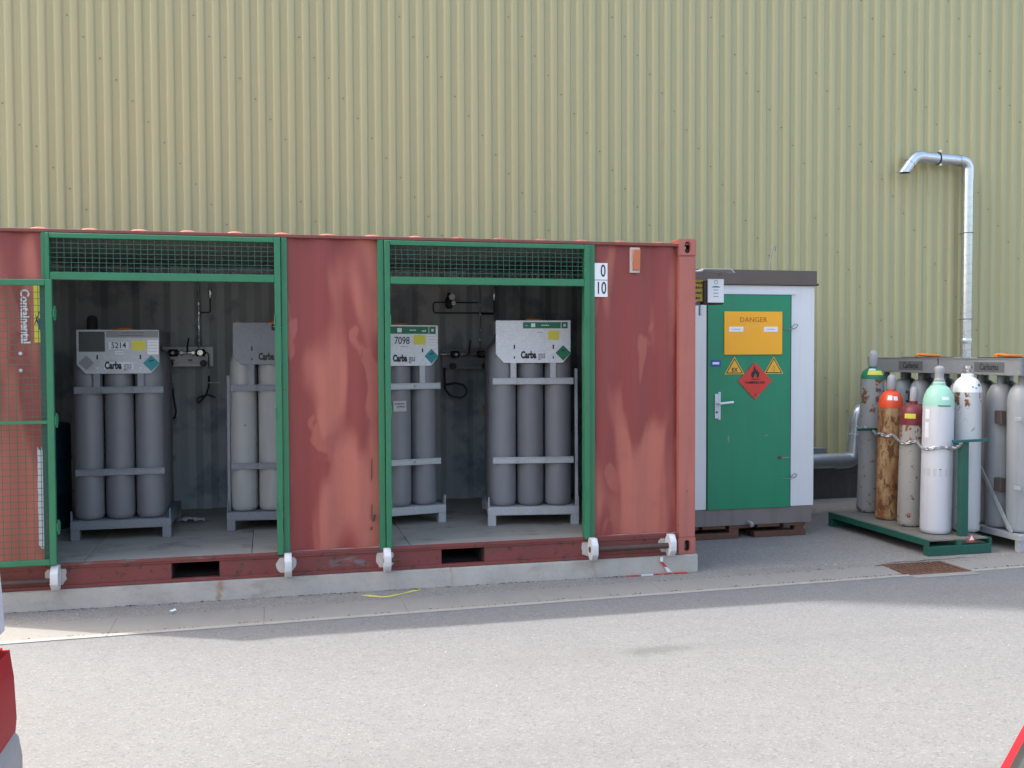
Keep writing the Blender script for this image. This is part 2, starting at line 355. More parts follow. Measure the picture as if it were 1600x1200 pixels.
# ================================================================== THE SETTING
GB0 = lambda x: -.40+.0235*(x+5.1)          # back edge of the gutter
GF0 = lambda x: -.845+.034*(x+5.0)          # its front edge
def slabmesh(poly, z0, z1): return MB().prism(poly, 'z', z0, z1)
g = obj('ground', MB().box(-300,300,-300,300,-.5,-.30), GROUNDM, smooth=0); tag(g, kind='structure')
g = obj('pavement', slabmesh([(-40,GB0(-40)),(40,GB0(40)),(40,14),(-40,14)], -.29, 0), APRON, smooth=0); tag(g, kind='structure')
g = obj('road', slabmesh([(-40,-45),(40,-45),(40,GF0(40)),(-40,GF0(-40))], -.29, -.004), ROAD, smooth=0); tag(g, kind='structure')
gut = bpy.data.objects.new('gutter', None); link(gut); tag(gut, kind='structure')
xs = [-12.3+.982*i for i in range(27)]
ROWS = ((0,.004),(.55,-.004),(.84,-.010),(.875,-.009))
def gutter_piece(a, b, ROWS=ROWS):
    mb = MB(); rows = ROWS
    vs = []
    for x in (a, b):
        for t, z in rows: vs.append((x, GB0(x)+(GF0(x)-GB0(x))*t, z))
        for t, z in rows: vs.append((x, GB0(x)+(GF0(x)-GB0(x))*t, -.28))
    n = len(rows); fs = []
    for i in range(n-1): fs += [(i,i+1,2*n+i+1,2*n+i), (n+i+1,n+i,3*n+i,3*n+i+1)]
    fs += [tuple(list(range(n))+list(range(2*n-1,n-1,-1))), tuple([2*n+i for i in range(n)]+[2*n+i for i in range(2*n-1,n-1,-1)][::1])[::-1], (0,2*n,3*n,n), (n-1,2*n-1,4*n-1,3*n-1)]
    return mb.add(vs, fs)
for a, b in zip(xs, xs[1:]):
    if a > 1.2 and a < 2.2: 
        segs = [(a+.0012, 1.60), (2.19, b-.0012)] if b > 2.25 else [(a+.0012, 1.60)]
    elif b > 1.62 and a < 1.6: segs = [(a+.0012, 1.60)]
    else: segs = [(a+.0012, b-.0012)]
    for p, q in segs:
        if q-p > .03:
            obj('gutter_stone', gutter_piece(p, q), GUTTER, gut, smooth=20); obj('gutter_lip', gutter_piece(p, q, ((.882,.004),(.92,.0065),(1,.002))), LIP, gut, smooth=20)
# storm drain let into the gutter
dr = thing('storm_drain', 'rusty square iron storm drain grate set in the gutter', 'drain', (1.9,-.42,0))
mb = MB(); X0,X1,Y0,Y1 = 1.605,2.185,-.60,-.20
mb.box(X0,X1,Y0,Y0+.035,-.1,.008).box(X0,X1,Y1-.035,Y1,-.1,.008).box(X0,X0+.035,Y0+.035,Y1-.035,-.1,.008).box(X1-.035,X1,Y0+.035,Y1-.035,-.1,.008)
obj('frame', mb, RUST, dr, bevel=.003)
for i in range(9):
    x = X0+.075+i*.054; obj('grate_bar', MB().box(x-.013,x+.013,Y0+.035,Y1-.035,-.06,.004), RUST, dr, bevel=.002)
obj('cross_bar', MB().box(X0+.035,X1-.035,-.412,-.388,-.055,.001), RUST, dr)
for a, b in ((Y0-.10,Y0),(Y1,Y1+.035)): obj('shaft_wall', MB().box(X0,X1,a,b,-.28,.002), GUTTER, dr)

# ------------------------------------------------------------------ concrete plinth under the container
sl = MB()
N = 60; pts = [(-6.5+6.515*i/N) for i in range(N+1)]
sl.prism([(-6.5,2.62),(-6.5,-.03)]+[(x, -.03-.012*random.random()) for x in pts[1:-1]]+[(.015,-.03),(.015,2.62)], 'z', -.02, .142)
sl = obj('concrete_plinth', sl, SLAB, bevel=.006); tag(sl, 'long low cracked concrete plinth carrying the red container', 'plinth')

# ------------------------------------------------------------------ the hall behind
bl = thing('industrial_hall', 'tall olive corrugated metal clad hall behind the red container', 'building', (2.4,3.2,0))
PITCH = .151; SW = 6*PITCH; YW = 3.2; ZB = .54; HT = 13.2; XL = -9.13
prof = []
for k in range(6):
    x = k*PITCH; d = .023
    prof += [(x+.002,YW),(x+.048,YW),(x+.066,YW-d),(x+.070,YW-d-.001),(x+.117,YW-d-.001),(x+.121,YW-d),(x+.139,YW)]
prof.append((6*PITCH+.020, YW-.0))
base = MB().sheet(prof, ZB, HT, .004); sh0 = None
for i in range(25):
    x0 = XL+i*SW
    if sh0 is None:
        base.v = [(x+x0, y, z) for x,y,z in base.v]; sh0 = obj('cladding_sheet', base, CLAD, bl, smooth=50)
    else:
        s = kid(sh0, bl, (i*SW, -.0022*(i%2), 0))
XR = XL+25*SW+.03
scr = MB()
for i in range(150):                                   # self-drilling screws, one row stepping down rib by rib
    x = XL+i*PITCH+.025
    for k in range(-2, 9):
        z = 1.05+1.72*k-.204*(i%40)+.204*20
        if .8 < z < 9:
            scr.lathe([(.0085,0),(.0085,.004),(.005,.004),(.005,.009)], 0, 0, 6)
            for q in range(len(scr.v)-24, len(scr.v)): vx,vy,vz = scr.v[q]; scr.v[q] = (x+vx, YW-vz-.001, z+vy)
obj('screw_heads', scr, SCREW, bl, kind='stuff')
obj('plinth', MB().box(XL+.05,XR-.05,YW+.10,YW+.4,0,ZB+.1), PLINTH, bl)
obj('drip_flashing', MB().prism([(YW+.10,ZB-.015),(YW-.045,ZB-.035),(YW-.045,ZB-.03),(YW+.10,ZB-.005)], 'x', XL, XR), BEAMG, bl)
obj('end_wall', MB().box(XL,XL+.2,YW+.41,YW+18,0,HT).box(XR-.2,XR,YW+.41,YW+18,0,HT).box(XL+.2,XR-.2,YW+17.8,YW+18,0,HT), CLAD, bl)
obj('backing_wall', MB().box(XL+.01,XR-.01,YW+.012,YW+.40,ZB+.11,HT-.02), PLINTH, bl)
obj('roof', MB().box(XL-.05,XR+.05,YW-.05,YW+18.1,HT,HT+.3), CABR, bl)

# ================================================================== SHIPPING CONTAINER
ct = thing('shipping_container', 'faded red shipping container with two open bays of gas cylinders', 'container', (-3.03,1.22,.142))
ZC = .145; ZF = .325; ZT = 2.70; CL = -6.058
def corr(x0, x1, yo, d=.036, pitch=.278, ph=0):
    pr = []; x = x0; 
    pts = [(0,0),(.072,0),(.140,d),(.210,d),(.278,0)]
    k = math.floor((x0-ph)/pitch)
    xx = []
    while ph+k*pitch < x1+pitch:
        for a, b in pts[:-1]: xx.append((ph+k*pitch+a, yo+b))
        k += 1
    def at(x):
        for (a,b),(c,e) in zip(xx, xx[1:]):
            if a <= x <= c: return b+(e-b)*(x-a)/(c-a)
    return [(x0,at(x0))]+[p for p in xx if x0+.004 < p[0] < x1-.004]+[(x1,at(x1))]
for a, b in ((CL+.15,-4.955),(-3.27,-2.60),(-.87,-.15)):
    obj('side_panel', MB().sheet(corr(a, b, .022, .022), ZF-.002, 2.672, .003), RED, ct, smooth=20)
# sun-bleached corner posts with castings
def casting(x0, x1, y0, y1, z0, z1):
    bm = MB(); 
    return bm.box(x0,x1,y0,y1,z0,z1)
def slot_ring(cx, cz, a, b, hw, hh, y0, y1):          # a front block with a stadium hole
    mb = MB(); n = 24; inn = []; out = []
    for k in range(n):
        t = 2*math.pi*k/n; c_, s_ = math.cos(t), math.sin(t)
        inn.append((cx+hw*c_, cz+(hh-hw)*(1 if s_ > 1e-6 else -1 if s_ < -1e-6 else 0)+hw*s_))
        q = 1/max(abs(c_), abs(s_)); out.append((cx+a*c_*q, cz+b*s_*q))
    vs = [(x,y,z) for y in (y0,y1) for L in (out,inn) for x,z in L]; fs = []
    for k in range(n):
        j = (k+1)%n
        fs += [(k,j,n+j,n+k), (2*n+k,3*n+k,3*n+j,2*n+j), (k,2*n+k,2*n+j,j), (n+k,n+j,3*n+j,3*n+k)]
    return mb.add(vs, fs)
for cx, s in ((-.075,1),(CL+.075,-1)):
    for z0, z1 in ((2.598,2.734),(ZC-.001,.282)):
        cst = obj('corner_casting', slot_ring(cx,(z0+z1)/2,.078,(z1-z0)/2,.024,.045,-.012,.012).box(cx-.078,cx+.078,.012,.165,z0,z0+.02).box(cx-.078,cx+.078,.012,.165,z1-.02,z1).box(cx-.078,cx-.058,.012,.165,z0+.02,z1-.02).box(cx+.058,cx+.078,.012,.165,z0+.02,z1-.02), CORNER, ct, bevel=.006)
    obj('corner_post', MB().box(cx-.075,cx+.075,-.006,.10,.282,2.598), CORNER, ct, bevel=.006)
    obj('corner_post', MB().box(cx-.075,cx+.075,2.34,2.44,.145,2.70), CORNER, ct, bevel=.006)
obj('top_rail', MB().box(CL+.15,-.153,-.006,.06,2.672,2.697), RED_RAIL, ct, bevel=.003)
obj('back_rail', MB().box(CL+.15,-.15,2.38,2.44,2.62,2.697), RED_RAIL, ct)
br = MB(); XA, XB = CL+.153, -.153
for a, b in ((XA,-4.118),(-3.781,-2.122),(-1.781,XB)): br.box(a,b,0.0,.05,.168,.286)
for a, b in ((XA,-4.96),(-3.268,-2.602),(-.868,XB)): br.box(a,b,-.009,.0035,.3031,.3275)
br.box(XA,XB,-.008,.09,.286,.303).box(XA,XB,-.012,.09,ZC,.168)
obj('bottom_rail', br, RED_SILL, ct, bevel=.002)
for a in (-4.118,-2.122): obj('forklift_pocket', MB().box(a-.003,a+.003,.05,1.2,.168,.286).box(a+.334,a+.340,.05,1.2,.168,.286).box(a+.003,a+.334,.05,1.2,.280,.286).box(a+.003,a+.334,.05,1.2,.150,.168), PLINTH, ct)
obj('underframe', MB().box(XA,XB,1.21,2.4,.15,.29), PLINTH, ct)
fx = [-5.9,-4.72,-3.55,-2.36,-1.17,-.153]
for a, b in zip(fx, fx[1:]): obj('floor_board', MB().box(a+.002,b-.002,.004,2.36,.304,ZF), FLOORM, ct, bevel=.0025)
# roof: pressed ridges whose rounded ends show over the rail
rf = MB(); rf.box(CL+.02,-.02,.005,2.42,2.690,2.6975)
def ridge(cx):
    vs = []; fs = []; ny = 10; nx = 8; Y0_, Y1_ = -.002, 2.40
    for j in range(ny+1):
        t = j/ny; y = Y0_+(Y1_-Y0_)*(t**2*3-2*t**3); e = min(1, math.sqrt(max(0, 1-(max(0, .10-(y-Y0_))/.10)**2)), math.sqrt(max(0, 1-(max(0,.10-(Y1_-y))/.10)**2)))
        for i in range(nx+1):
            a = math.pi*i/nx; w = .066*(.55+.45*e); vs.append((cx-w*math.cos(a), y, 2.695+(.004+.018*e)*math.sin(a)))
    for j in range(ny):
        for i in range(nx): q = j*(nx+1)+i; fs.append((q,q+1,q+nx+2,q+nx+1))
    fs.append(tuple(range(nx+1)))
    return vs, fs
for k in range(17): rf.add(*ridge(-.29-.335*k))
obj('roof', rf, CORNER, ct, smooth=40)
obj('ceiling', MB().box(CL+.02,-.02,.07,2.38,2.640,2.660), CEIL, ct)
obj('back_wall', MB().sheet(corr(CL+.15,-.15,2.36,-.036), ZF, 2.66, .003), INTERIOR, ct, smooth=20)
ew = MB().sheet(corr(.1,2.34,0,.036), ZF, 2.66, .003)
ew.v = [(-.055-y, x, z) for x,y,z in ew.v]; obj('end_wall', ew, INTERIOR, ct, smooth=20)
e2 = MB().sheet(corr(.1,2.34,0,.036), ZF, 2.66, .003); e2.v = [(-.045-y+.012+.0, x, z) for x,y,z in e2.v]
obj('end_wall', e2, RED, ct, smooth=20)
e3 = MB().sheet(corr(.1,2.34,0,.036), ZF, 2.66, .003); e3.v = [(CL+.05+y, x, z) for x,y,z in e3.v]; obj('end_wall', e3, INTERIOR, ct, smooth=20)
obj('inner_lining', MB().box(CL+.15,-4.955,.065,.07,ZF,2.64).box(-3.27,-2.60,.065,.07,ZF,2.64).box(-.87,-.15,.065,.07,ZF,2.64), INTERIOR, ct)
# green steel framing of the two bays
def wires(x0, x1, z0, z1, y, px, pz, r=.0018):
    mb = MB(); n = max(1, round((x1-x0)/px))
    for i in range(1, n): x = x0+(x1-x0)*i/n; mb.box(x-r,x+r,y-r,y+r,z0,z1)
    n = max(1, round((z1-z0)/pz))
    for i in range(1, n): z = z0+(z1-z0)*i/n; mb.box(x0,x1,y-3*r,y-r*1.02,z-r,z+r)
    return mb
def bay(l0, l1, r0, r1, leftpost=True):
    f_ = obj('door_frame', MB().box(l0,l0+(l1-l0)*.5,-.004,.06,.303,2.672), GREEN, ct, bevel=.002)
    obj('frame_post', MB().box(l0+(l1-l0)*.55,l1,-.028,.05,.31,2.668), GREEN, ct, bevel=.003)
    obj('frame_post', MB().box(r0,r0+(r1-r0)*.48,-.028,.05,.31,2.668), GREEN, ct, bevel=.003)
    obj('frame_post', MB().box(r0+(r1-r0)*.53,r1,-.004,.06,.303,2.672), GREEN, ct, bevel=.002)
    obj('header_bar', MB().box(l1+.001,r0-.001,-.026,.03,2.338,2.394), GREEN, ct, bevel=.003)
    obj('header_bar', MB().box(l1+.001,r0-.001,-.026,.03,2.632,2.667), GREEN, ct, bevel=.003)
    obj('wire_mesh', wires(l1,r0,2.394,2.632,.0,.0465,.034), MESHG, ct, smooth=0)
    obj('sill_strip', MB().box(l1,r0,-.014,.003,.303,.329), RED_SILL, ct, bevel=.002)
    for z in (.62, 1.33, 2.02): 
        for x in (l1, r0): obj('hinge', MB().lathe([(.006,0),(.006,.08)], x, -.03, 8, z), GREEN, ct)
bay(-4.957,-4.900,-3.363,-3.271); bay(-2.60,-2.509,-.962,-.87)
# the one mesh door still hung, folded back flat against the left panel
md = obj('mesh_door', MB().box(-4.912,-4.868,-.125,-.085,.34,2.332).box(-5.70,-5.66,-.125,-.085,.34,2.332).box(-5.66,-4.912,-.125,-.085,2.290,2.332).box(-5.66,-4.912,-.125,-.085,.34,.378).box(-5.66,-4.912,-.122,-.09,1.328,1.352), GREEN, ct, bevel=.003, label='green wire mesh door folded open against the container')
obj('wire_mesh', wires(-5.66,-4.912,.378,2.29,-.10,.049,.0455), MESHG, md, smooth=0)
obj('gasket_strip', MB().box(-4.955,-4.913,-.082,-.03,.34,2.31), DKGREEN, md)
for z in (.55,1.30,2.05): obj('hinge', MB().lathe([(.012,0),(.012,.10)], -4.862, -.085, 10, z).box(-4.868,-4.856,-.115,-.03,z+.02,z+.08), GREEN, md)
# octagonal lugs with white overpaint and the drop-bar they carry
def octo(cy, cz, a, b): 
    q = .42; return [(cy-a,cz-b*q),(cy-a*q,cz-b),(cy+a*q,cz-b),(cy+a,cz-b*q),(cy+a,cz+b*q),(cy+a*q,cz+b),(cy-a*q,cz+b),(cy-a,cz+b*q)]
for x in (-4.888,-3.288,-2.553,-.908,-.243):
    lg = obj('lug', MB().prism(octo(-.068,.240,.062,.088), 'x', x-.026, x+.026), LUG, ct, bevel=.002)
    obj('pin_hole', MB().lathe([(.017,0),(.017,.0015)], 0, 0, 12), BROWN, lg)
    h = lg.children[0]; h.rotation_euler = (0,-math.pi/2,0); off = root_off(ct); h.location = Vector((x-.0262,-.075,.235))-off
    for v in h.data.vertices: v.co += off
    rng = random.Random(int(x*100)); poly = []
    for k in range(20):
        t = 2*math.pi*k/20; r_ = rng.uniform(.85,1.1); poly.append((x-.01+.072*r_*math.cos(t), max(.171, min(.302, .238+.075*r_*math.sin(t)*1.1))))
    obj('paint_patch', MB().prism(poly, 'y', -.0025, -.0003), PATCH, ct)
obj('drop_bar', MB().tube([(-.94,-.070,.236),(-.215,-.070,.236)], .024, 14), BROWN, ct)
obj('drop_bar', MB().tube([(-5.95,-.060,.215),(-4.905,-.060,.215)], .020, 14), BROWN, ct)
obj('drop_bar', MB().tube([(-2.58,-.070,.236),(-2.46,-.070,.236)], .017, 12), RUST, ct)
# number plates, vent, decals
for z0, z1, s in ((2.393,2.526,'0'),(2.256,2.388,'10')):
    p = plate(ct, 'number_plate', -.870, -.763, z0, z1, .0, WHITE, .004, label='white plate reading '+s)
    text(p, s, .138, -.800 if s == '0' else -.817, -.0045, (z0+z1)/2, BLACK, .66, .001)
p = obj('vent_cover', MB().box(-.567,-.487,-.004,.022,2.452,2.656), PATCH, ct, bevel=.003)
obj('vent_hood', MB().prism([(-.005,2.475),(-.005,2.64),(-.03,2.64),(-.022,2.475)], 'x', -.551, -.490), paint('vent_orange', (.50,.16,.07), .6, rust=.15), p, bevel=.003)
text(ct, 'Containental', .080, -5.072, .012, 2.080, OFFW, .92, .0026, -math.pi/2, 'decal_lettering')
p = plate(ct, 'yellow_decal', -5.014, -4.972, 1.897, 2.325, .020, YEL)
obj('decal_mark', MB().prism([(-5.006,2.10),(-4.980,2.02),(-4.975,1.98),(-5.000,2.05)], 'y', .0175, .0182).prism([(-5.010,2.02),(-4.976,2.11),(-4.978,2.12),(-5.012,2.03)], 'y', .0166, .0173), BLACK, p)
obj('decal_mark', MB().prism([(-4.988,1.99),(-4.974,1.985),(-4.974,2.07),(-4.985,2.06)], 'y', .0155, .0164), BLUE, p)
poly = [(-5.012,1.155),(-4.968,1.150),(-4.960,.80),(-4.966,.445)]; rg = random.Random(3)
obj('white_brushed_stripe', MB().prism([(-5.012+.004*rg.random(),.46+.7*i/14) for i in range(15)]+[(-4.990,1.13),(-4.985,1.165),(-4.975,1.13)]+[(-4.968-.003*rg.random(),1.15-.7*i/14) for i in range(15)]+[(-4.985,.425)], 'y', .0185, .0200), OFFW, ct)
for z in (1.82,1.70): obj('bolt', MB().lathe([(.012,0),(.012,.004)], 0, 0, 12), OFFW, ct); b_ = ct.children[-1] if False else None
for o in [o for o in ct.children if o.name.startswith('bolt')]:
    off = root_off(ct); 
    for v in o.data.vertices: v.co += off
    o.rotation_euler = (math.pi/2,0,0); o.location = Vector((-5.107, .021, 1.82 if o.name == 'bolt' else 1.70))-off
# scrape marks on the middle panel
rg = random.Random(5)
for cx, cz, w, h in ((-2.655,.92,.012,.19),(-2.657,.60,.010,.13),(-2.64,.55,.03,.06),(-2.660,.47,.02,.03)):
    obj('scrape_mark', MB().prism([(cx-w/2,cz-h/2),(cx+w*.3,cz-h*.3),(cx+w/2,cz+h*.4),(cx-w*.1,cz+h/2)], 'y', .0185, .0200), BROWN, ct, smooth=0)
# alarm box on the end wall
ab = thing('alarm_box', 'small white and yellow alarm box under a bent tin canopy at the container corner', 'alarm box', (.27,.45,2.2))
obj('housing', MB().box(.235,.425,.36,.50,2.222,2.425), PLINTH, ab, bevel=.004)
obj('yellow_panel', MB().box(.035,.268,.375,.379,2.247,2.432), flat('alarm_yellow', (.36,.26,.012), .5), ab)
for k, z in enumerate((2.405,2.365,2.32,2.275)): ticks(ab, .06+.01*(k%2), .255-.015*k, z, .3745, BLACK, 5, .022, 'panel_lettering')
fp = obj('front_plate', MB().box(.270,.421,.348,.358,2.236,2.440), WHITE, ab, bevel=.003)
obj('emblem', MB().tube([(.346+.016*math.cos(t*.42),.347,2.412+.016*math.sin(t*.42)) for t in range(15)], .0022, 6, True), MGREY, fp)
obj('emblem', MB().prism([(.306,2.366),(.385,2.366),(.378,2.374),(.356,2.379),(.333,2.379),(.313,2.374)], 'y', .3462, .3475), TEAL, fp)
for z in (2.345,2.317,2.289): obj('small_print', MB().box(.323,.369,.3462,.3475,z-.003,z+.003), MGREY, fp)
obj('canopy', MB().prism([(.0,2.497),(.165,2.493),(.195,2.515),(.440,2.516),(.475,2.488),(.478,2.490),(.442,2.520),(.194,2.519),(.164,2.497),(.0,2.501)], 'y', .25, .56), OFFW, ab)
obj('bracket', MB().box(-.02,.24,.42,.46,2.215,2.245).box(-.02,.04,.40,.52,2.20,2.50), BEAMG, ab)
obj('detector', MB().box(.205,.245,.36,.40,2.125,2.212), OFFW, ab, bevel=.006)

# ================================================================== CYLINDER BUNDLES INSIDE
def cylprof(r, hs, hn, rn=.035):        # r, height of shoulder start, height of neck
    p = [(r*.55,.0),(r*.86,.004),(r*.97,.02),(r,.045),(r,hs)]
    for i in range(1, 9):
        a = math.pi/2*i/9; p.append((rn+(r-rn)*math.cos(a), hs+(hn-hs)*math.sin(a)))
    return p+[(rn,hn),(rn,hn+.03)]
bundle_cyl = {}
def make_bundle(name, label, cx, cy, rot, cmat, fmat, pmat, top, num, style, scale=1, posts=(), group='cylinder bundles inside the container'):
    t = thing(name, label, 'cylinder bundle', group=group)
    key = cmat.name
    for j in range(4):
        for i in (-1,0,1):
            loc = (-.015+.232*i, .125+.232*j, .162)
            if key not in bundle_cyl:
                o = obj('cylinder', MB().lathe(cylprof(.112, 1.20, 1.36), 0, 0, 26), cmat, t); o.location = loc; bundle_cyl[key] = o
            else: kid(bundle_cyl[key], t, loc)
    # pallet-like base
    b = obj('base_frame', MB().box(-.38,.38,0,.05,.088,.158).box(-.38,.38,.93,.98,.088,.158).box(-.38,-.33,.05,.93,.088,.158).box(.33,.38,.05,.93,.088,.158), fmat, t, bevel=.004)
    obj('base_tray', MB().box(-.33,.33,.05,.93,.12,.160), fmat, t)
    for x0 in (-.38,.312):
        for y0 in (0,.912): obj('leg', MB().box(x0,x0+.068,y0+.002,y0+.068,0,.088), fmat, t, bevel=.004)
    for x in (-.372,.372):
        if (x > 0) in posts: obj('side_post', MB().bar((x,.10,.158),(x,.13,1.30),.024,.034,(0,1,0)), fmat, t)
        obj('corner_lug', MB().prism([(0,.158),(.05,.158),(.05,.20),(.02,.24),(0,.24)], 'x', x-.004, x+.004), fmat, t)
    for z in (.545,1.20):
        s_ = obj('strap_bar', MB().prism([(-.002,z-.026),(.012,z-.026),(.012,z+.026),(-.002,z+.026),(-.002,z+.020),(.006,z+.020),(.006,z-.020),(-.002,z-.020)], 'x', -.335, .335), fmat, t)
        for x in (-.131,.101):
            bo = obj('bolt', MB().lathe([(.011,0),(.011,.014),(.006,.014),(.006,.02)], 0, 0, 8), fmat, s_); bo.rotation_euler = (math.pi/2,0,0); bo.location = (x,.004,z)
        obj('strap_bar', MB().box(-.335,.335,.965,.977,z-.025,z+.025), fmat, t)
    for x in (-.165,.165): obj('strut', MB().box(x-.025,x+.025,-.004,.006,1.226,1.40), fmat, t, bevel=.002)
    h0 = top-.35; P0 = -.006
    hp = obj('header_plate', MB().prism([(-.31,top),(-.31,h0+.075),(-.245,h0),(.245,h0),(.31,h0+.075),(.31,top)], 'y', P0, P0+.006), pmat, t, bevel=.0015)
    obj('header_box', MB().box(-.305,.305,.0,.95,top-.11,top-.004), fmat, t)
    y = P0-.0004
    for x in (-.157,.166): obj('slot', MB().box(x-.006,x+.006,y-.0008,y,h0+.115,h0+.150), BLACK, hp); obj('slot', MB().box(x-.005,x+.005,y-.0008,y,h0+.035,h0+.055), OFFW if num else BLACK, hp)
    if style in ('grey','green','white'):
        diamond(hp, 'hazard_diamond', .248, h0+.082, .064, y, TEAL if style != 'white' else LGREEN)
        obj('diamond_mark', MB().bar((.230,y-.0025,h0+.098),(.268,y-.0025,h0+.108),.001,.009,(0,0,1)), BLACK, hp)
    if style == 'grey':
        plate(hp, 'dark_label', -.292, -.098, h0+.176, h0+.335, y, DGREY); diamond(hp, 'blank_diamond', -.238, h0+.088, .058, y, MGREY)
        plate(hp, 'top_label', -.09, .305, h0+.288, h0+.342, y, MGREY); ticks(hp, .03, .19, h0+.325, y-.0016, DGREY, 5); ticks(hp, .01, .19, h0+.305, y-.0016, DGREY, 5)
        n_ = plate(hp, 'number_label', -.07, .078, h0+.195, h0+.252, y, OFFW); text(n_, num, .066, .004, y-.002, h0+.2235, BLACK, .86, .0008)
        plate(hp, 'small_label', -.025, .042, h0+.152, h0+.182, y, OFFW); ticks(hp, -.018, .036, h0+.167, y-.0016, MGREY, 3)
        plate(hp, 'yellow_label', .103, .206, h0+.188, h0+.263, y, YEL); plate(hp, 'white_label', .220, .304, h0+.152, h0+.268, y, WHITE)
        for k in range(4): ticks(hp, .23, .295, h0+.25-.024*k, y-.0016, MGREY, 3, .004)
        c_ = plate(hp, 'brand_label', -.108, .114, h0+.036, h0+.094, y, OFFW)
    elif style == 'green':
        g_ = plate(hp, 'green_band', -.30, .222, top-.075, top-.012, y, LGREEN); plate(hp, 'green_band', .228, .288, top-.075, top-.012, y, LGREEN)
        plate(hp, 'band_mark', -.062, -.022, top-.062, top-.026, y-.0016, WHITE); ticks(hp, .05, .105, top-.044, y-.0016, WHITE, 3, .012); ticks(hp, .16, .20, top-.05, y-.0016, WHITE, 3, .015); plate(hp, 'band_mark', .247, .27, top-.055, top-.032, y-.0016, OFFW)
        text(hp, num, .088, -.02, y, h0+.215, BLACK, .80, .0008)
        plate(hp, 'yellow_label', .085, .195, h0+.182, h0+.265, y, YEL); plate(hp, 'white_label', .205, .292, h0+.155, h0+.268, y, WHITE)
        for k in range(4): ticks(hp, .215, .285, h0+.25-.024*k, y-.0016, MGREY, 3, .004)
        ticks(hp, -.03, .03, h0+.165, y, MGREY, 3)
        for x_, s_ in ((-.12,'tall'),): pass
        c_ = hp
    elif style == 'white':
        g_ = plate(hp, 'green_band', -.085, .228, top-.066, top-.014, y, LGREEN); plate(hp, 'green_band', .234, .286, top-.066, top-.014, y, LGREEN)
        plate(hp, 'band_mark', -.018, .016, top-.055, top-.024, y-.0016, WHITE); ticks(hp, .068, .130, top-.04, y-.0016, WHITE, 3, .010); plate(hp, 'band_mark', .25, .27, top-.05, top-.03, y-.0016, OFFW); ticks(hp, -.066, -.045, top-.042, y-.0016, OFFW, 2, .006)
        plate(hp, 'yellow_label', .122, .215, h0+.192, h0+.265, y, YEL); ticks(hp, .035, .085, h0+.25, y, MGREY, 3)
        c_ = hp
    else:
        b_ = plate(hp, 'black_band', .005, .31, top-.066, top-.012, y, BLACK); ticks(hp, .02, .05, top-.035, y-.0016, OFFW, 2, .012); ticks(hp, .075, .15, top-.045, y-.0016, OFFW, 3, .012)
        c_ = hp
    yy = y-.0018
    text(c_, 'Carba', .078, -.040, yy, h0+.064, BLACK, .66, .0042); text(c_, 'gas', .078, .070, yy, h0+.064, MGREY, .62, .001)
    # orange lifting strap lying on top
    obj('lifting_strap', MB().tube(fillet([(-.05,.12,top+.006),(-.02,.09,top+.012),(.04,.08,top+.008),(.08,.11,top+.010)], .03, 4), .007, 8), ORANGE, t)
    for x in (-.18,.18):
        if style == 'pale': break
    t.scale = (scale,)*3; t.location = (cx, cy, ZF+.0005); t.rotation_euler = (0,0,R(rot)); return t
B1 = make_bundle('cylinder_bundle', 'grey cylinder bundle numbered 5214 at the far left of the left bay', -4.575, .85, 0, CYL, GALVD, GALV, 1.68, '5214', 'grey')
B2 = make_bundle('cylinder_bundle', 'pale rust-spotted cylinder bundle half hidden by the green post in the left bay', -3.39, .96, -7, CYLP, GALVD, GALVD, 1.745, '', 'pale', posts=(False,))
B3 = make_bundle('cylinder_bundle', 'grey cylinder bundle numbered 7098 half hidden at the left of the right bay', -2.285, .90, 12, CYL, GALV, GALVW, 1.725, '7098', 'green')
B4 = make_bundle('cylinder_bundle', 'grey cylinder bundle with green diamond and white header plate in the right bay', -1.215, .62, -9, CYL, GALV, GALVW, 1.70, '', 'white', 1.035, posts=(True,))
pl_ = obj('paper_tag', MB().box(-.115,.0,.0115,.0125,.985,1.075), PATCH, B3, local=True); pl_.location = (.02,-.002,0)
for k in range(2): o = ticks(B3, -.105+.02*k, -.01, 1.05-.025*k, .0095, BLUE, 4, .014, local=True); o.location = (.02,-.002,0)
# two single cylinders standing in the dark corner
t = thing('gas_cylinder', 'dark capped gas cylinder standing behind the bundle numbered 5214', 'gas cylinder')
obj('body', MB().lathe(cylprof(.115,1.40,1.56), 0, 0, 26), CYL, t); obj('valve_cap', MB().lathe([(.045,1.57),(.047,1.60),(.047,1.79),(.040,1.82),(.015,1.835)], 0, 0, 20), DGREY, t)
t.location = (-4.95,2.0,ZF)
t = thing('steel_drum', 'dark teal drum in the shadow at the left end of the container', 'drum')
d_ = obj('body', MB().lathe([(.16,0),(.165,.01),(.165,.28),(.172,.30),(.165,.32),(.165,.58),(.172,.60),(.165,.62),(.165,.88),(.16,.89)], 0, 0, 28), DTEAL, t); obj('lid', MB().lathe([(.15,.892),(.15,.900)], 0, 0, 24), DGREY, t)
t.location = (-5.24,1.6,ZF)
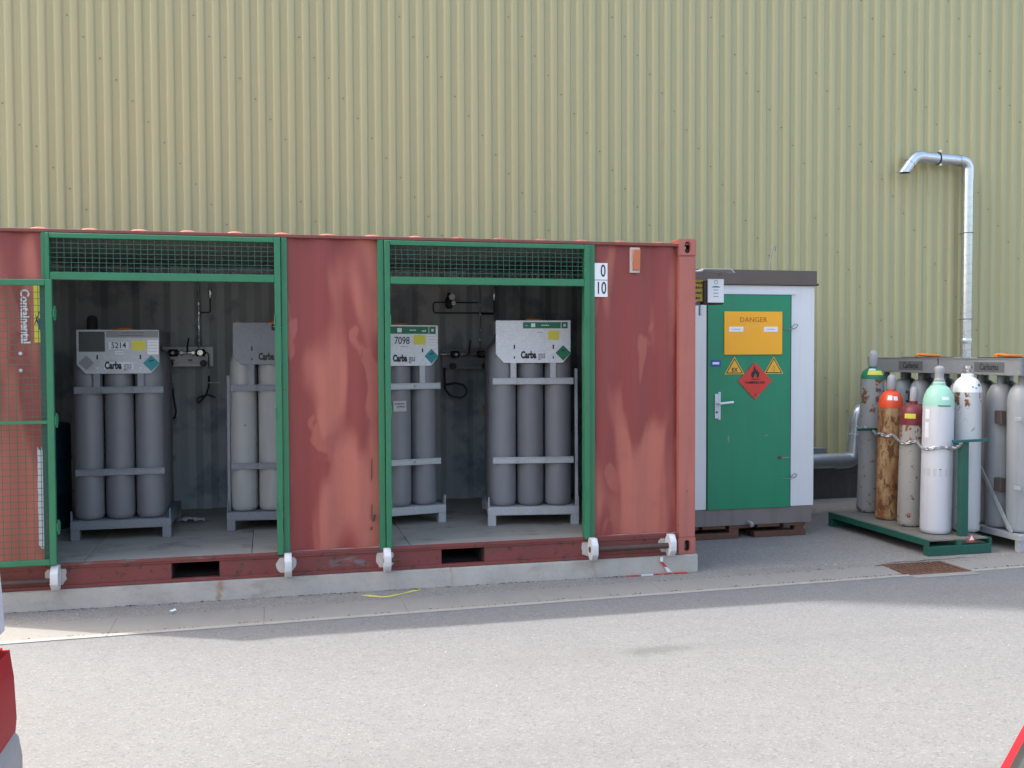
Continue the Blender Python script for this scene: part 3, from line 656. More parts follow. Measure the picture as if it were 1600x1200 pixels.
# manifold panels on the back wall
def manifold(label, x0, x1, z0, z1, bright, yb=2.30):
    t = thing('gas_manifold', label, 'gas manifold', ((x0+x1)/2, yb, z0), 'gas manifolds on the container back wall'); PM = GALVW if bright else GALVD; VM = BLACK
    obj('back_plate', MB().box(x0,x1,yb-.004,yb,z0,z1), PM, t, bevel=.002)
    obj('wall_bracket', MB().box(x0+.04,x0+.07,yb,2.40,z0+.03,z1-.03).box(x1-.07,x1-.04,yb,2.40,z0+.03,z1-.03), GALVD, t)
    obj('lower_ledge', MB().box(x0+.04,x1-.04,yb-.04,yb-.0045,z0,z0+.035), PM, t, bevel=.002)
    zc = z1-.055; y = yb-.06; w = x1-x0
    obj('pipe', MB().tube([(x0-.02,y,zc),(x1-.09,y,zc)], .012, 10), CHROME, t)
    for k, fx_ in enumerate((.24,.76)):
        x = x0+w*fx_
        obj('valve_body', MB().tube([(x-.050,y,zc),(x-.040,y,zc),(x-.038,y,zc),(x+.038,y,zc),(x+.040,y,zc),(x+.050,y,zc)], [.016,.020,.034,.034,.020,.016], 14), VM, t)
        obj('gauge', MB().tube([(x,y-.035,zc),(x,y-.062,zc)], .026 if k else .016, 16), CHROME, t)
    for fx_ in (.40,.62): x = x0+w*fx_; obj('union_nut', MB().tube([(x-.012,y,zc),(x+.012,y,zc)], .026, 6), CHROME, t)
    x = x0+w*.51; obj('lever', MB().tube([(x,y-.01,zc),(x,y-.02,zc+.05),(x+.015,y-.02,zc+.14)], .008, 8), VM, t)
    for fx_ in (.18,.82): x = x0+w*fx_; obj('hand_wheel', MB().tube([(x,y-.03,z0+.03),(x,y-.065,z0+.03)], [.034,.034], 14), VM, t)
    if bright: 
        obj('small_plate', MB().box(x0+.06,x0+.12,yb-.006,yb-.0042,zc-.08,zc-.06).box(x0+.24,x0+.28,yb-.006,yb-.0042,zc-.08,zc-.06), MGREY, t)
    obj('outlet_bend', MB().tube(fillet([(x1-.09,y,zc),(x1-.04,y,zc),(x1-.04,y,z0-.02),(x1-.04,y,z0-.10)], .04), .007, 8), CHROME if bright else VM, t)
    return t
M1 = manifold('bright steel gas manifold panel with black valves beside bundle 5214', -4.395, -3.925, 1.69, 1.875, True)
M2 = manifold('dark gas manifold panel on the back wall of the right bay', -1.72, -1.20, 1.645, 1.85, False)
for M_, lab in ((M1,'left'),(M2,'right')):
    x = -4.052 if M_ is M1 else -1.335; z0 = 1.83
    obj('riser_pipe', MB().tube([(x,2.25,z0),(x,2.25,2.55),(x,2.28,2.63)], .008, 8), CHROME if M_ is M1 else MGREY, M_)
    for z in (1.93,2.02,2.18,2.27): obj('pipe_fitting', MB().lathe([(.013,0),(.013,.025)], x, 2.25, 8, z), CHROME, M_)
    x2 = -3.945 if M_ is M1 else -1.19
    obj('branch_pipe', MB().tube(fillet([(x,2.25,2.20),(x2,2.25,2.20),(x2,2.25,2.45)], .02), .006, 8), HOSE, M_); obj('branch_valve', MB().lathe([(.012,0),(.018,.02),(.018,.08),(.010,.12)], x2, 2.25, 10, 2.34), CHROME, M_)
    hx = (-4.40,-4.33) if M_ is M1 else (-1.68,-1.25)
obj('loop_pipe', MB().tube(fillet([(-1.35,2.26,2.315),(-1.81,2.26,2.315),(-1.81,2.26,2.21),(-1.19,2.26,2.21)], .035), .007, 8), HOSE, M2)
rg_ = obj('regulator', MB().lathe([(.02,0),(.038,.02),(.038,.09),(.022,.12),(.014,.16)], -1.655, 2.23, 12, 2.25), VM if False else BLACK, M2)
obj('gauge', MB().tube([(-1.635,2.19,2.365),(-1.635,2.165,2.365)], .030, 16), GALVW, rg_); obj('gauge', MB().tube([(-1.620,2.19,2.305),(-1.620,2.165,2.305)], .022, 16), GALVW, rg_)
obj('hose', MB().tube(fillet([(-1.71,2.2,1.66),(-1.71,2.2,1.45),(-1.66,2.15,1.38),(-1.55,2.12,1.36),(-1.49,2.12,1.42),(-1.53,2.12,1.49),(-1.62,2.13,1.51),(-1.73,2.13,1.49)], .06), .011, 8), HOSE, M2)
obj('hose', MB().tube(fillet([(-1.25,2.2,1.66),(-1.25,2.2,1.42),(-1.29,2.15,1.34),(-1.31,2.15,1.27)], .05), .011, 8), HOSE, M2); obj('hose_end', MB().tube([(-1.31,2.15,1.29),(-1.31,2.15,1.19)], .020, 8), BRASS, M2)
obj('hook_bar', MB().box(-1.29,-1.22,2.18,2.20,1.528,1.538), OFFW, M2)
obj('hose', MB().tube(fillet([(-4.345,2.1,1.50),(-4.335,2.1,1.36),(-4.30,2.1,1.22),(-4.265,2.1,1.21),(-4.255,2.1,1.28),(-4.275,2.1,1.42),(-4.275,2.1,1.50)], .05), .009, 8), HOSE, M1)
obj('hose', MB().tube(fillet([(-3.965,2.24,1.60),(-3.965,2.2,1.50),(-3.99,2.15,1.42),(-4.06,2.12,1.40),(-4.06,2.12,1.34),(-3.98,2.12,1.43),(-3.90,2.12,1.40)], .03), .009, 8), HOSE, M1)
obj('hook_bar', MB().box(-4.36,-4.285,2.18,2.19,1.528,1.536).box(-3.97,-3.925,2.18,2.19,1.533,1.541).box(-3.91,-3.86,2.18,2.19,1.533,1.541), OFFW, M1)
# a rag on the container floor
def crumple(x0, x1, y0, y1, z, h, nx, ny, seed):
    rg = random.Random(seed); vs = []; fs = []
    for j in range(ny+1):
        for i in range(nx+1):
            vs.append((x0+(x1-x0)*i/nx+rg.uniform(-.012,.012), y0+(y1-y0)*j/ny+rg.uniform(-.012,.012), z+h*rg.random()*(.3+.7*math.sin(math.pi*i/nx))))
    for j in range(ny):
        for i in range(nx): q = j*(nx+1)+i; fs.append((q,q+1,q+nx+2,q+nx+1))
    return MB().add(vs, fs)
o = obj('paper_rag', crumple(-4.22,-3.98,1.58,1.70,ZF+.004,.03,9,4,2), OFFW, smooth=0); tag(o, 'crumpled white paper rag on the container floor by the back wall', 'rag')

# ================================================================== GAS CABINET
cb = thing('gas_cabinet', 'pale grey gas cabinet with green door and orange danger sign', 'cabinet', (1.1,1.75,.125)); YC = 1.2
bd = obj('body', MB().box(.40,1.795,YC+.02,2.28,.295,2.452), CABW, cb, bevel=.008)
obj('front_panel', MB().box(.40,.655,YC,YC+.019,.295,2.45).box(1.540,1.795,YC,YC+.019,.295,2.45).box(.655,1.540,YC,YC+.019,2.372,2.45), CABW, cb, bevel=.002)
obj('plinth', MB().box(.40,1.78,YC+.005,2.27,.128,.294), CABG, cb, bevel=.004)
obj('roof', MB().box(.36,1.806,YC-.03,2.34,2.453,2.596), CABR, cb, bevel=.006)
obj('roof_edge', MB().box(1.807,1.822,YC-.032,2.34,2.453,2.472), BLACK, cb)
obj('drip_strip', MB().box(.66,1.585,YC-.018,YC-.0005,2.362,2.385), OFFW, cb, bevel=.002)
dor = obj('door', MB().box(.660,1.535,YC-.012,YC+.018,.290,2.360), DOORGREEN, cb, bevel=.004)
yd = YC-.0125
obj('door_seal', MB().box(.652,.6595,YC-.006,YC+.017,.290,2.368).box(1.5355,1.543,YC-.006,YC+.017,.290,2.368).box(.6595,1.5355,YC-.006,YC+.017,2.3605,2.368), RUBBER, cb)
ds = obj('danger_sign', MB().box(.826,1.436,yd-.012,yd,1.782,2.196), SIGNY, dor, bevel=.002, label='orange rectangular board reading DANGER GAZ')
text(ds, 'DANGER', .067, 1.128, yd-.0125, 2.116, SIGNO, 1.08, -.0003); CREAM = flat('sign_lettering_cream', (.80,.52,.22), .5)
for x, ch_ in ((1.055,'G'),(1.128,'A'),(1.203,'Z')): text(ds, ch_, .050, x, yd-.0125, 2.050, CREAM, 1.0, 0)
for x in (.873,1.238): p = plate(ds, 'white_label', x, x+.148, 2.002, 2.050, yd-.0125, WHITE); ticks(ds, x+.03, x+.118, 2.026, yd-.0145, MGREY, 4)
for cx in (.936,1.350):
    T = lambda k: [(cx-.104*k, 1.594+.094*(1-k)*.62), (cx+.104*k, 1.594+.094*(1-k)*.62), (cx, 1.594+.17*k+.094*(1-k)*.62)]
    tr = obj('warning_triangle', MB().prism(T(1), 'y', yd-.003, yd), TRIY, dor, smooth=0); obj('triangle_border', MB().prism(T(.86), 'y', yd-.0042, yd-.0031), BLACK, tr, smooth=0); obj('triangle_field', MB().prism(T(.72), 'y', yd-.0054, yd-.0043), TRIY, tr, smooth=0)
    if cx < 1: text(tr, 'EX', .052, cx, yd-.0055, 1.635, BLACK, 1, .0012)
    else: obj('pictogram', MB().tube([(cx+.010*math.cos(a*.5),yd-.006,1.645+.030*math.sin(a*.5)) for a in range(13)], .0018, 5, True), SIGNO, tr)
fd = diamond(dor, 'flammable_gas_diamond', 1.150, 1.528, .180, yd-.006, RSIGN, .002, label='red diamond reading FLAMMABLE GAS')
flame = [(-.030,.0),(-.042,.022),(-.040,.050),(-.030,.070),(-.026,.052),(-.016,.085),(-.006,.125),(.004,.095),(.018,.068),(.026,.082),(.032,.055),(.044,.062),(.043,.028),(.030,.0),(.018,.008),(.016,.03),(.004,.048),(-.008,.03),(-.014,.008)]
obj('flame', MB().prism([(1.150+a,1.555+b) for a,b in flame], 'y', yd-.0095, yd-.0083), BLACK, fd, smooth=0); obj('flame_base', MB().box(1.112,1.190,yd-.0095,yd-.0083,1.540,1.547), BLACK, fd)
text(fd, 'FLAMMABLE GAS', .034, 1.150, yd-.0085, 1.512, BLACK, .80, .0008); text(fd, '2', .034, 1.150, yd-.0085, 1.395, BLACK, .8, .0008)
p = obj('blue_label', MB().box(.690,.795,yd-.003,yd,1.668,1.732), BLUE, dor, bevel=.001); plate(p, 'label_field', .708,.776,1.690,1.712, yd-.0032, WHITE)
hd = obj('door_handle', MB().box(.730,.765,yd-.012,yd,1.170,1.408).box(.765,.790,yd-.012,yd,1.158,1.425), OFFW, dor, bevel=.003); obj('lever', MB().tube(fillet([(.760,yd-.012,1.316),(.760,yd-.055,1.316),(.900,yd-.055,1.328)], .02), .011, 10), WHITE, hd); obj('keyhole', MB().tube([(.748,yd-.0145,1.232),(.748,yd-.011,1.232)], .011, 10), BLACK, hd)
for z in (2.060,.600): obj('hinge_hook', MB().tube(fillet([(1.45,yd-.004,z-.03),(1.52,yd-.008,z-.035),(1.56,yd-.03,z+.02),(1.60,yd-.022,z+.01),(1.585,yd-.012,z-.02),(1.55,YC-.006,z-.03)], .02), .004, 6), GALVD, cb)
obj('latch_mark', MB().box(1.40,1.53,yd-.003,yd,.770,.780), GALVD, dor); obj('latch_bolt', MB().box(1.40,1.437,yd-.006,yd-.0031,.764,.788), RUST, dor)
for q in ([(.868,.96),(.88,.93),(.888,.99),(.872,1.01)], [(1.255,.985),(1.285,.995),(1.300,1.008),(1.270,1.0)]): obj('paint_chip', MB().prism(q, 'y', yd-.001, yd-.0002), MGREY, dor, smooth=0)
obj('drain_spout', MB().tube([(1.10,YC+.02,.150),(1.10,YC-.05,.150),(1.10,YC-.075,.135)], .020, 12), GALV, cb)
obj('roof_hook', MB().tube(fillet([(1.335,YC+.05,2.59),(1.345,YC+.05,2.68),(1.375,YC+.05,2.83),(1.400,YC+.05,2.84),(1.395,YC+.05,2.79)], .02), .0055, 6), GALVD, cb)
wp = thing('wooden_pallet', 'reddish wooden pallet under the gas cabinet', 'pallet', (1.05,1.7,0))
for y in (YC+.01,1.65,2.10): obj('bottom_board', MB().box(.34,1.0,y,y+.10,.001,.055) if y < 1.3 else MB().box(.34,1.72,y,y+.10,.001,.055), WOOD, wp, bevel=.003)
obj('bottom_board', MB().box(1.165,1.72,YC+.01,YC+.11,.001,.055), WOOD, wp, bevel=.003)
for x in (.34,.62,.90,1.20,1.48): obj('deck_board', MB().box(x,x+.24,YC+.012,2.24,.098,.126), WOOD, wp, bevel=.003)
for x in (.36,.90,1.60):
    for y in (YC+.015,1.65,2.10): obj('block', MB().box(x,x+.10,y,y+.09,.055,.098), WOOD, wp)

# ------------------------------------------------------------------ ventilation duct
du = thing('ventilation_duct', 'shiny spiral steel ventilation duct climbing the olive wall', 'duct', (4.97,3.05,1.0)); yd2 = 3.05
def spiral(x, y, z0, z1, r):
    mb = MB(); n = int((z1-z0)/.02); pts = []
    mb.tube([(x,y,z0),(x,y,z1)], r, 28, cap=False)
    for i in range(n*2): a = i*.01/.117*2*math.pi; pts.append((x+(r+.0005)*math.cos(a), y+(r+.0005)*math.sin(a), z0+i*.01))
    return mb, MB().tube(pts, .0022, 4)
a_, b_ = spiral(4.975, yd2, 1.15, 3.93, .066)
vp = obj('vertical_pipe', a_, DUCT, du, smooth=60); obj('spiral_seam', b_, GALVD, vp)
obj('bend', MB().tube(arc((4.875,yd2,4.04),(1,0,0),(0,0,1),.10,0,math.pi/2,10)+[(4.84,yd2,4.14)], .070, 28, cap=False).tube([(4.975,yd2,3.90),(4.975,yd2,4.045)], .070, 28, cap=False), DUCT, du, smooth=60)
obj('horizontal_pipe', MB().tube([(4.86,yd2,4.14),(4.30,yd2,4.165)], .066, 28, cap=False), DUCT, du, smooth=60)
obj('bend', MB().tube([(4.36,yd2,4.163),(4.30,yd2,4.166),(4.245,yd2,4.155),(4.20,yd2,4.12),(4.16,yd2,4.075)], .070, 28, cap=False), DUCT, du, smooth=60)
vs = []; n = 28; dirv = Vector((-.62,0,-.78)).normalized(); p0 = Vector((4.185,yd2,4.105)); side = Vector((.78,0,-.62)).normalized()
sp = MB(); top = []; bot = []
for k in range(n):
    a = 2*math.pi*k/n; q = side*.066*math.cos(a)+Vector((0,1,0))*.066*math.sin(a)
    top.append(p0+q); e = p0+q; tlen = (e.z-3.965)/.78; bot.append(e+dirv*max(.02,tlen))
sp.add(top+bot, [(k,(k+1)%n,n+(k+1)%n,n+k) for k in range(n)]); obj('spout', sp, DUCT, du, smooth=60)
for x in (4.55,):
    br_ = obj('pipe_clamp', MB().tube([(x,yd2+.072*math.cos(t*.3),4.154+.072*math.sin(t*.3)) for t in range(21)], .006, 6, True), BLACK, du)
    obj('clamp_bolt', MB().lathe([(.016,0),(.016,.02)], x, yd2-.05, 8, 4.225).lathe([(.016,0),(.016,.02)], x, yd2-.05, 8, 4.06), GALVW, br_)
    obj('wall_stud', MB().tube([(x,yd2+.07,4.154),(x,3.19,4.154)], .008, 6), GALVD, br_)
for z in (3.26,2.2): cl_ = obj('pipe_clamp', MB().tube([(4.975+.072*math.cos(t*.3),yd2+.072*math.sin(t*.3),z) for t in range(21)], .006, 6, True), GALVD, du); obj('wall_stud', MB().tube([(4.975,yd2+.07,z),(4.975,3.19,z)], .008, 6), GALVD, cl_)
obj('coupling', MB().lathe([(.071,0),(.073,.01),(.073,.05),(.071,.06)], 4.975, yd2, 28, 1.90), DUCT, du)
yl = 2.32
obj('floor_pipe', MB().tube([(1.70,yl,  .585),(2.80,yl,.590)], .083, 28, cap=False), DUCTD, du, smooth=60)
obj('bend', MB().tube(fillet([(2.72,yl,.584),(2.955,yl,.59),(2.975,yl,.80)], .10, 8), .087, 28, cap=False), DUCTD, du, smooth=60)
obj('riser', MB().tube([(2.972,yl,.76),(2.995,yl,1.05)], .082, 28, cap=False), DUCTD, du, smooth=60)
obj('coupling', MB().tube([(2.975,yl,.875),(2.976,yl,.885)], .086, 28), GALVW, du); obj('coupling', MB().tube([(2.992,yl,1.01),(2.997,yl,1.06)], .087, 28), DUCTD, du)
obj('link_pipe', MB().tube(fillet([(2.996,yl,1.04),(3.01,yl,1.13),(3.10,yl+.02,1.16),(3.9,yl+.12,1.17),(4.06,2.98,1.18),(4.975,3.02,1.18),(4.975,3.05,1.30)], .08, 8), .075, 20), DUCTD, du, smooth=60)
cr = obj('cable_tray', MB().box(1.85,3.0,2.95,3.08,.60,.66), GALVD, bevel=.004); tag(cr, 'dull metal cable tray along the foot of the olive wall', 'cable tray')

# ================================================================== PALLET OF LOOSE CYLINDERS
gp = thing('cylinder_pallet', 'dark green steel pallet rack holding loose gas cylinders', 'pallet rack', (2.54,.8,0)); GX0,GX1,GY0,GY1 = 2.212,2.862,-.005,1.61
obj('deck', MB().box(GX0+.02,GX1-.02,GY0+.02,GY1-.02,.128,.139), paint('deck_steel', (.16,.155,.13), .7, var=.25, dirt=.5, dirtcol=(.18,.10,.05)), gp)
obj('side_rail', MB().prism([(GX0-.0,.142),(GX0+.03,.142),(GX0+.03,.136),(GX0+.006,.136),(GX0+.006,.088),(GX0,.088)], 'y', GY0, GY1), DKGREEN, gp); obj('side_rail', MB().box(GX1-.006,GX1,GY0,GY1,.088,.142), DKGREEN, gp)
for y in (GY0, GY1-.07): obj('foot_beam', MB().box(GX0,GX0+.30,y,y+.07,.001,.085).box(GX0+.35,GX1,y,y+.07,.001,.085), DKGREEN, gp, bevel=.003); obj('foot_joint', MB().box(GX0+.30,GX0+.35,y+.006,y+.068,.001,.128), DKGREEN, gp)
obj('end_plate', MB().box(GX0+.006,GX0+.012,GY0,GY0+.07,.085,.13).box(GX1-.012,GX1-.006,GY0,GY0+.07,.085,.13), DKGREEN, gp)
obj('post', MB().box(2.625,2.705,.105,.16,.139,1.0), DKGREEN, gp, bevel=.003); obj('post', MB().box(2.64,2.70,1.35,1.41,.139,1.0), DKGREEN, gp, bevel=.003)
obj('cross_bar', MB().bar((2.50,.055,1.005),(2.905,.115,1.005),.035,.022), flat('bar_teal', (.008,.10,.105), .45), gp); obj('cross_bar', MB().box(2.40,2.90,1.36,1.40,1.0,1.025), DKGREEN, gp); obj('rear_bar', MB().box(2.65,2.69,.16,1.35,.96,.99), DKGREEN, gp)
rt = obj('red_triangle', MB().prism([(2.605,.115),(2.690,.115),(2.648,.185)], 'y', GY0-.008, GY0-.004), RSIGN, gp, smooth=0); obj('white_triangle', MB().prism([(2.622,.128),(2.672,.128),(2.648,.172)], 'y', GY0-.0095, GY0-.0082), WHITE, rt, smooth=0)
def cyl(label, x, y, r, zs, zn, ztop, body, dome, capmat, lean=(0,0), capstyle='cap', split=None, collar=None, seg=30):
    t = thing('gas_cylinder', label, 'gas cylinder', group='loose gas cylinders on the green pallet'); hs, hn, hc = zs-.14, zn-.14, ztop-.14
    pr = cylprof(r, hs, hn, .036); t['dims'] = (r, hs, hn, .036)
    obj('body', MB().lathe([p for p in pr if p[1] <= hs] + [(r*.985, hs+.012)], 0, 0, seg), body, t)
    sp_ = hs if split is None else split-.14
    dp = [(r, sp_)] + ([(r, hs)] if sp_ < hs-.005 else []) + [p for p in pr if p[1] > max(hs, sp_)+.002]
    obj('shoulder', MB().lathe([(a+.0012, b) for a,b in dp], 0, 0, seg), dome, t)
    if collar: obj('collar', MB().lathe([(.052,hn-.02),(.055,hn),(.055,hn+.022),(.046,hn+.03)], 0, 0, 20), collar, t)
    if capstyle == 'cap': obj('valve_cap', MB().lathe([(.040,hn+.015),(.044,hn+.025),(.043,hc-.05),(.036,hc-.02),(.020,hc-.004),(.005,hc)], 0, 0, 20), capmat, t)
    elif capstyle == 'tulip': obj('valve_cap', MB().lathe([(.036,hn+.012),(.046,hn+.03),(.046,hn+.05),(.038,hn+.06),(.040,hc-.06),(.046,hc-.045),(.044,hc-.02),(.022,hc)], 0, 0, 20), capmat, t)
    elif capstyle == 'thin': obj('valve_cap', MB().lathe([(.034,hn+.01),(.037,hn+.02),(.036,hc-.05),(.026,hc-.028),(.010,hc-.02),(.007,hc)], 0, 0, 16), capmat, t)
    else:
        v_ = obj('valve', MB().lathe([(.022,hn+.012),(.022,hn+.035),(.030,hn+.037),(.030,hn+.055),(.018,hn+.058),(.018,hc-.03),(.042,hc-.028),(.042,hc-.004),(.03,hc)], 0, 0, 14), capmat, t); obj('outlet', MB().tube([(0,0,hn+.045),(-.05,-.02,hn+.045)], .013, 10), capmat, v_)
    t.location = (x,y,.1405); t.rotation_euler = (R(lean[1]), R(lean[0]), 0); return t
def sticker(t, z0, z1, a0, a1, mat, name='sticker', lift=.003):   # curved label following the body; angles: -90 deg faces -Y
    r, hs, hn, rn = t['dims']; n = 8; m_ = 3; vs = []; fs = []
    def rad(z):
        if z <= hs: return r
        return rn+(r-rn)*math.cos(math.asin(min(.999,(z-hs)/(hn-hs))))
    for i in range(n+1):
        a = R(a0+(a1-a0)*i/n)
        for k in range(m_+1): z = z0+(z1-z0)*k/m_; q = rad(z)+lift; vs.append((q*math.cos(a), q*math.sin(a), z))
    for i in range(n):
        for k in range(m_): q = i*(m_+1)+k; fs.append((q,q+m_+1,q+m_+2,q+1))
    return obj(name, MB().add(vs, fs), mat, t, local=True)
A = cyl('tall rust-spotted grey gas cylinder with a green shoulder', 2.638, 1.549, .1175, 1.52, 1.635, 1.82, CYLT, DGRN, CAP, (1.6,0))
sticker(A, 1.425, 1.468, -150, -62, YEL); sticker(A, 1.470, 1.488, -150, -105, OFFW, lift=.006)
Bc = cyl('heavily rusted gas cylinder with a bright orange-red shoulder', 2.559, 1.107, .1175, 1.265, 1.415, 1.58, HRUST, ORED, CAP, (1.6,0), split=1.25)
sticker(Bc, 1.185, 1.232, -142, -118, WHITE); sticker(Bc, 1.185, 1.225, -112, -90, WHITE)
Cc = cyl('stained grey gas cylinder with a maroon shoulder', 2.539, .721, .115, 1.19, 1.305, 1.485, CYLM, MAROON, CAP, (1.6,0), 'thin', split=1.105)
sticker(Cc, 1.03, 1.075, -165, -115, YEL)
Dc = cyl('clean white gas cylinder with a pale mint shoulder at the front of the pallet', 2.532, .333, .135, 1.31, 1.50, 1.675, CYLW, MINT, CAP, (1.1,0), 'tulip', collar=MINT)
sticker(Dc, .88, 1.02, -178, -160, WHITE); sticker(Dc, 1.05, 1.14, -178, -158, WHITE); sticker(Dc, 1.03, 1.15, -45, -30, WHITE); sticker(Dc, 1.225, 1.255, -115, -85, WHITE)
sticker(Dc, 1.168, 1.178, -128, -78, DGRN); sticker(Dc, .53, .60, -179, -2, CYLB, 'tape_band', .0015)
Ec = cyl('bone grey gas cylinder with a bright white shoulder and chrome valve', 2.862, .345, .125, 1.43, 1.57, 1.675, CYLB, DWHITE, CHROME, (.2,0), 'valve', collar=DWHITE)
sticker(Ec, 1.345, 1.368, -78, -62, DGRN); sticker(Ec, 1.335, 1.345, -110, -102, DGREY); sticker(Ec, 1.325, 1.335, -95, -88, DGREY)
Fc = cyl('small gas cylinder with a blue valve knob behind the orange-shouldered one', 2.745, 1.02, .10, 1.14, 1.27, 1.42, CYLT, CAP, BLACK, (0,0), 'valve')
obj('knob', MB().lathe([(.036,1.268),(.036,1.284),(.02,1.29)], 0, 0, 12), BLUE, Fc, local=True)
for t_ in (A, Bc, Cc, Dc, Ec, Fc): del t_['dims']
# chain looped along the front of the row
def chain(pts, n_per=.030):
    pts = [Vector(p) for p in pts]; L = [0]
    for a, b in zip(pts, pts[1:]): L.append(L[-1]+(b-a).length)
    mb = MB(); s = 0; k = 0
    while s < L[-1]-.01:
        def at(q):
            for i in range(len(L)-1):
                if L[i+1] >= q: return pts[i].lerp(pts[i+1], (q-L[i])/max(1e-6, L[i+1]-L[i]))
            return pts[-1]
        a, b = at(s-.006), at(min(L[-1], s+n_per+.006)); t = (b-a).normalized(); c = (a+b)/2
        w = Vector((0,0,1)) if k % 2 else t.cross(Vector((0,0,1))).normalized(); w = (w-t*w.dot(t)).normalized(); w = (w+t.cross(w)*.5).normalized()
        ring = [c+t*(.016*math.cos(q*.785)+(.010 if math.cos(q*.785) > 0 else -.010))+w*.013*math.sin(q*.785) for q in range(8)]
        mb.tube(ring, .0042, 5, True); s += n_per; k += 1
    return mb
def around(t, r, z, a0, a1, n=8):
    x, y = t.location.x, t.location.y; lx = math.tan(t.rotation_euler[1])*(z-.14)
    return [(x+lx+(r+.012)*math.cos(R(a0+(a1-a0)*i/n)), y+(r+.012)*math.sin(R(a0+(a1-a0)*i/n)), z) for i in range(n+1)]
cp = [(2.53,1.60,1.02)]+around(A, .1175, 1.02, 175, 240)+around(Bc, .1175, .985, 165, 250)+around(Cc, .115, .945, 160, 255)+around(Dc, .135, .93, 165, 290)[:]
for i in range(len(cp)): cp[i] = (cp[i][0], cp[i][1], cp[i][2]-.012*math.sin(i*.9))
cp += [(2.60,.085,.965),(2.625,.10,1.0)]
ch = obj('chain', chain(cp), galv('chain_steel', (.5,.51,.52), .8, .35, .3)); tag(ch, 'steel chain looped across the loose cylinders on the green pallet', 'chain')

# ================================================================== TWO BIG BUNDLES AT THE RIGHT
def yard_bundle(label, x0, y0, pitch, n=4):
    t = thing('cylinder_bundle', label, 'cylinder bundle', group='cylinder bundles standing outdoors'); L = pitch*(n-1)+.30; W = .84
    proto = None
    for j in range(n):
        for i in range(3):
            loc = (.135+.27*i, .145+pitch*j, .165)
            if proto is None: proto = obj('cylinder', MB().lathe(cylprof(.122,1.17,1.345,.032)+[(.030,1.42)], 0, 0, 28), CYLR, t); proto.location = loc
            else: kid(proto, t, loc)
    obj('top_frame', MB().box(-.005,.02,0,L,1.585,1.73).box(W-.02,W+.005,0,L,1.585,1.73).box(.02,W-.02,0,.025,1.585,1.73).box(.02,W-.02,L-.025,L,1.585,1.73), BEAMG, t, bevel=.004)
    obj('top_plate', MB().box(-.008,W+.008,-.003,L+.003,1.731,1.741), GALVD, t)
    obj('black_pad', MB().box(.10,.46,L*.30,L*.62,1.7415,1.748), BLACK, t)
    obj('lifting_strap', MB().tube(fillet([(.12,L*.42,1.757),(.16,L*.45,1.775),(.24,L*.40,1.765),(.40,L*.42,1.757)], .03, 4), .016, 8), ORANGE, t)
    tx = text_mb('Carbagas', .085, 0, 0, 0, .8, .0015); mbx = MB(); mbx.add([(-.0062+vy*.5, -vx+L*.36, vz+1.658) for vx,vy,vz in tx.v], tx.f)
    lab = obj('brand_label', MB().box(-.0062,-.0052,L*.36-.20,L*.36+.20,1.61,1.705), flat('beam_label_grey', (.10,.105,.11)), t); obj('lettering', mbx, BLACK, lab, smooth=0)
    for x in (0,W-.05):
        for y in (0,L-.05): obj('corner_post', MB().box(x+.003,x+.047,y+.002,y+.048,.16,1.584), GALVD if y else GALV, t) if y else None; obj('leg', MB().box(x,x+.06,y-.005,y+.055,.001,.105), GALV, t, bevel=.004)
    obj('base_frame', MB().box(-.01,.05,-.02,L,.106,.162).box(W-.05,W+.01,-.02,L,.106,.162).box(.05,W-.05,-.02,.05,.106,.162).box(.05,W-.05,L-.06,L,.106,.162), GALV, t, bevel=.003)
    obj('base_tray', MB().box(.05,W-.05,.05,L-.06,.12,.158), GALVD, t)
    obj('brace', MB().bar((.004,L*.62,.95),(.004,.10,.165),.012,.035), GALV, t)
    for z in (1.20,.58): obj('spacer_block', MB().box(-.004,.05,.145+pitch*.5-.045,.145+pitch*.5+.045,z-.06,z+.06), paint('spacer_brown', (.07,.05,.045), .8), t, bevel=.003); obj('strap_bracket', MB().box(-.018,-.002,-.015,.06,z-.018,z+.018), GALV, t, bevel=.003)
    t.location = (x0,y0,0); return t
yard_bundle('pale grey cylinder bundle nearest the right edge of the picture', 3.10, -.065, .275)
yard_bundle('pale grey cylinder bundle farther back beside the tall rust-spotted cylinder', 3.10, 1.075, .300)

# ================================================================== LITTER
st = MB()
def ribbon(pts, w, z, tw=0):
    vs = []; pts = [Vector((*p,0)) for p in pts]; fs = []
    for i, p in enumerate(pts):
        t = (pts[min(i+1,len(pts)-1)]-pts[max(i-1,0)]).normalized(); nrm = Vector((-t.y,t.x,0))
        zz = z+.012*abs(math.sin(i*1.3)); vs += [tuple(p+nrm*w/2+Vector((0,0,zz))), tuple(p-nrm*w/2+Vector((0,0,z+.001)))]
    for i in range(len(pts)-1): fs.append((2*i,2*i+1,2*i+3,2*i+2))
    return MB().add(vs, fs)
o = obj('plastic_strap', ribbon([(-2.76,-.15),(-2.70,-.21),(-2.62,-.255),(-2.575,-.265),(-2.53,-.245),(-2.44,-.18),(-2.36,-.135),(-2.315,-.115),(-2.305,-.085),(-2.345,-.06),(-2.39,-.055)], .014, .002), flat('strap_yellow', (.50,.46,.10), .4), smooth=0); tag(o, 'yellow plastic strap lying on the asphalt before the plinth', 'strap')
tp = thing('barrier_tape', 'torn red and white barrier tape stuck to the right end of the plinth', 'tape', (-.3,-.05,0))
segs = [((-.325,.142),(-.300,.142),(-.302,.098),(-.330,.105)), ((-.330,.105),(-.302,.098),(-.262,.052),(-.290,.058)), ((-.290,.058),(-.262,.052),(-.225,.012),(-.262,.012))]
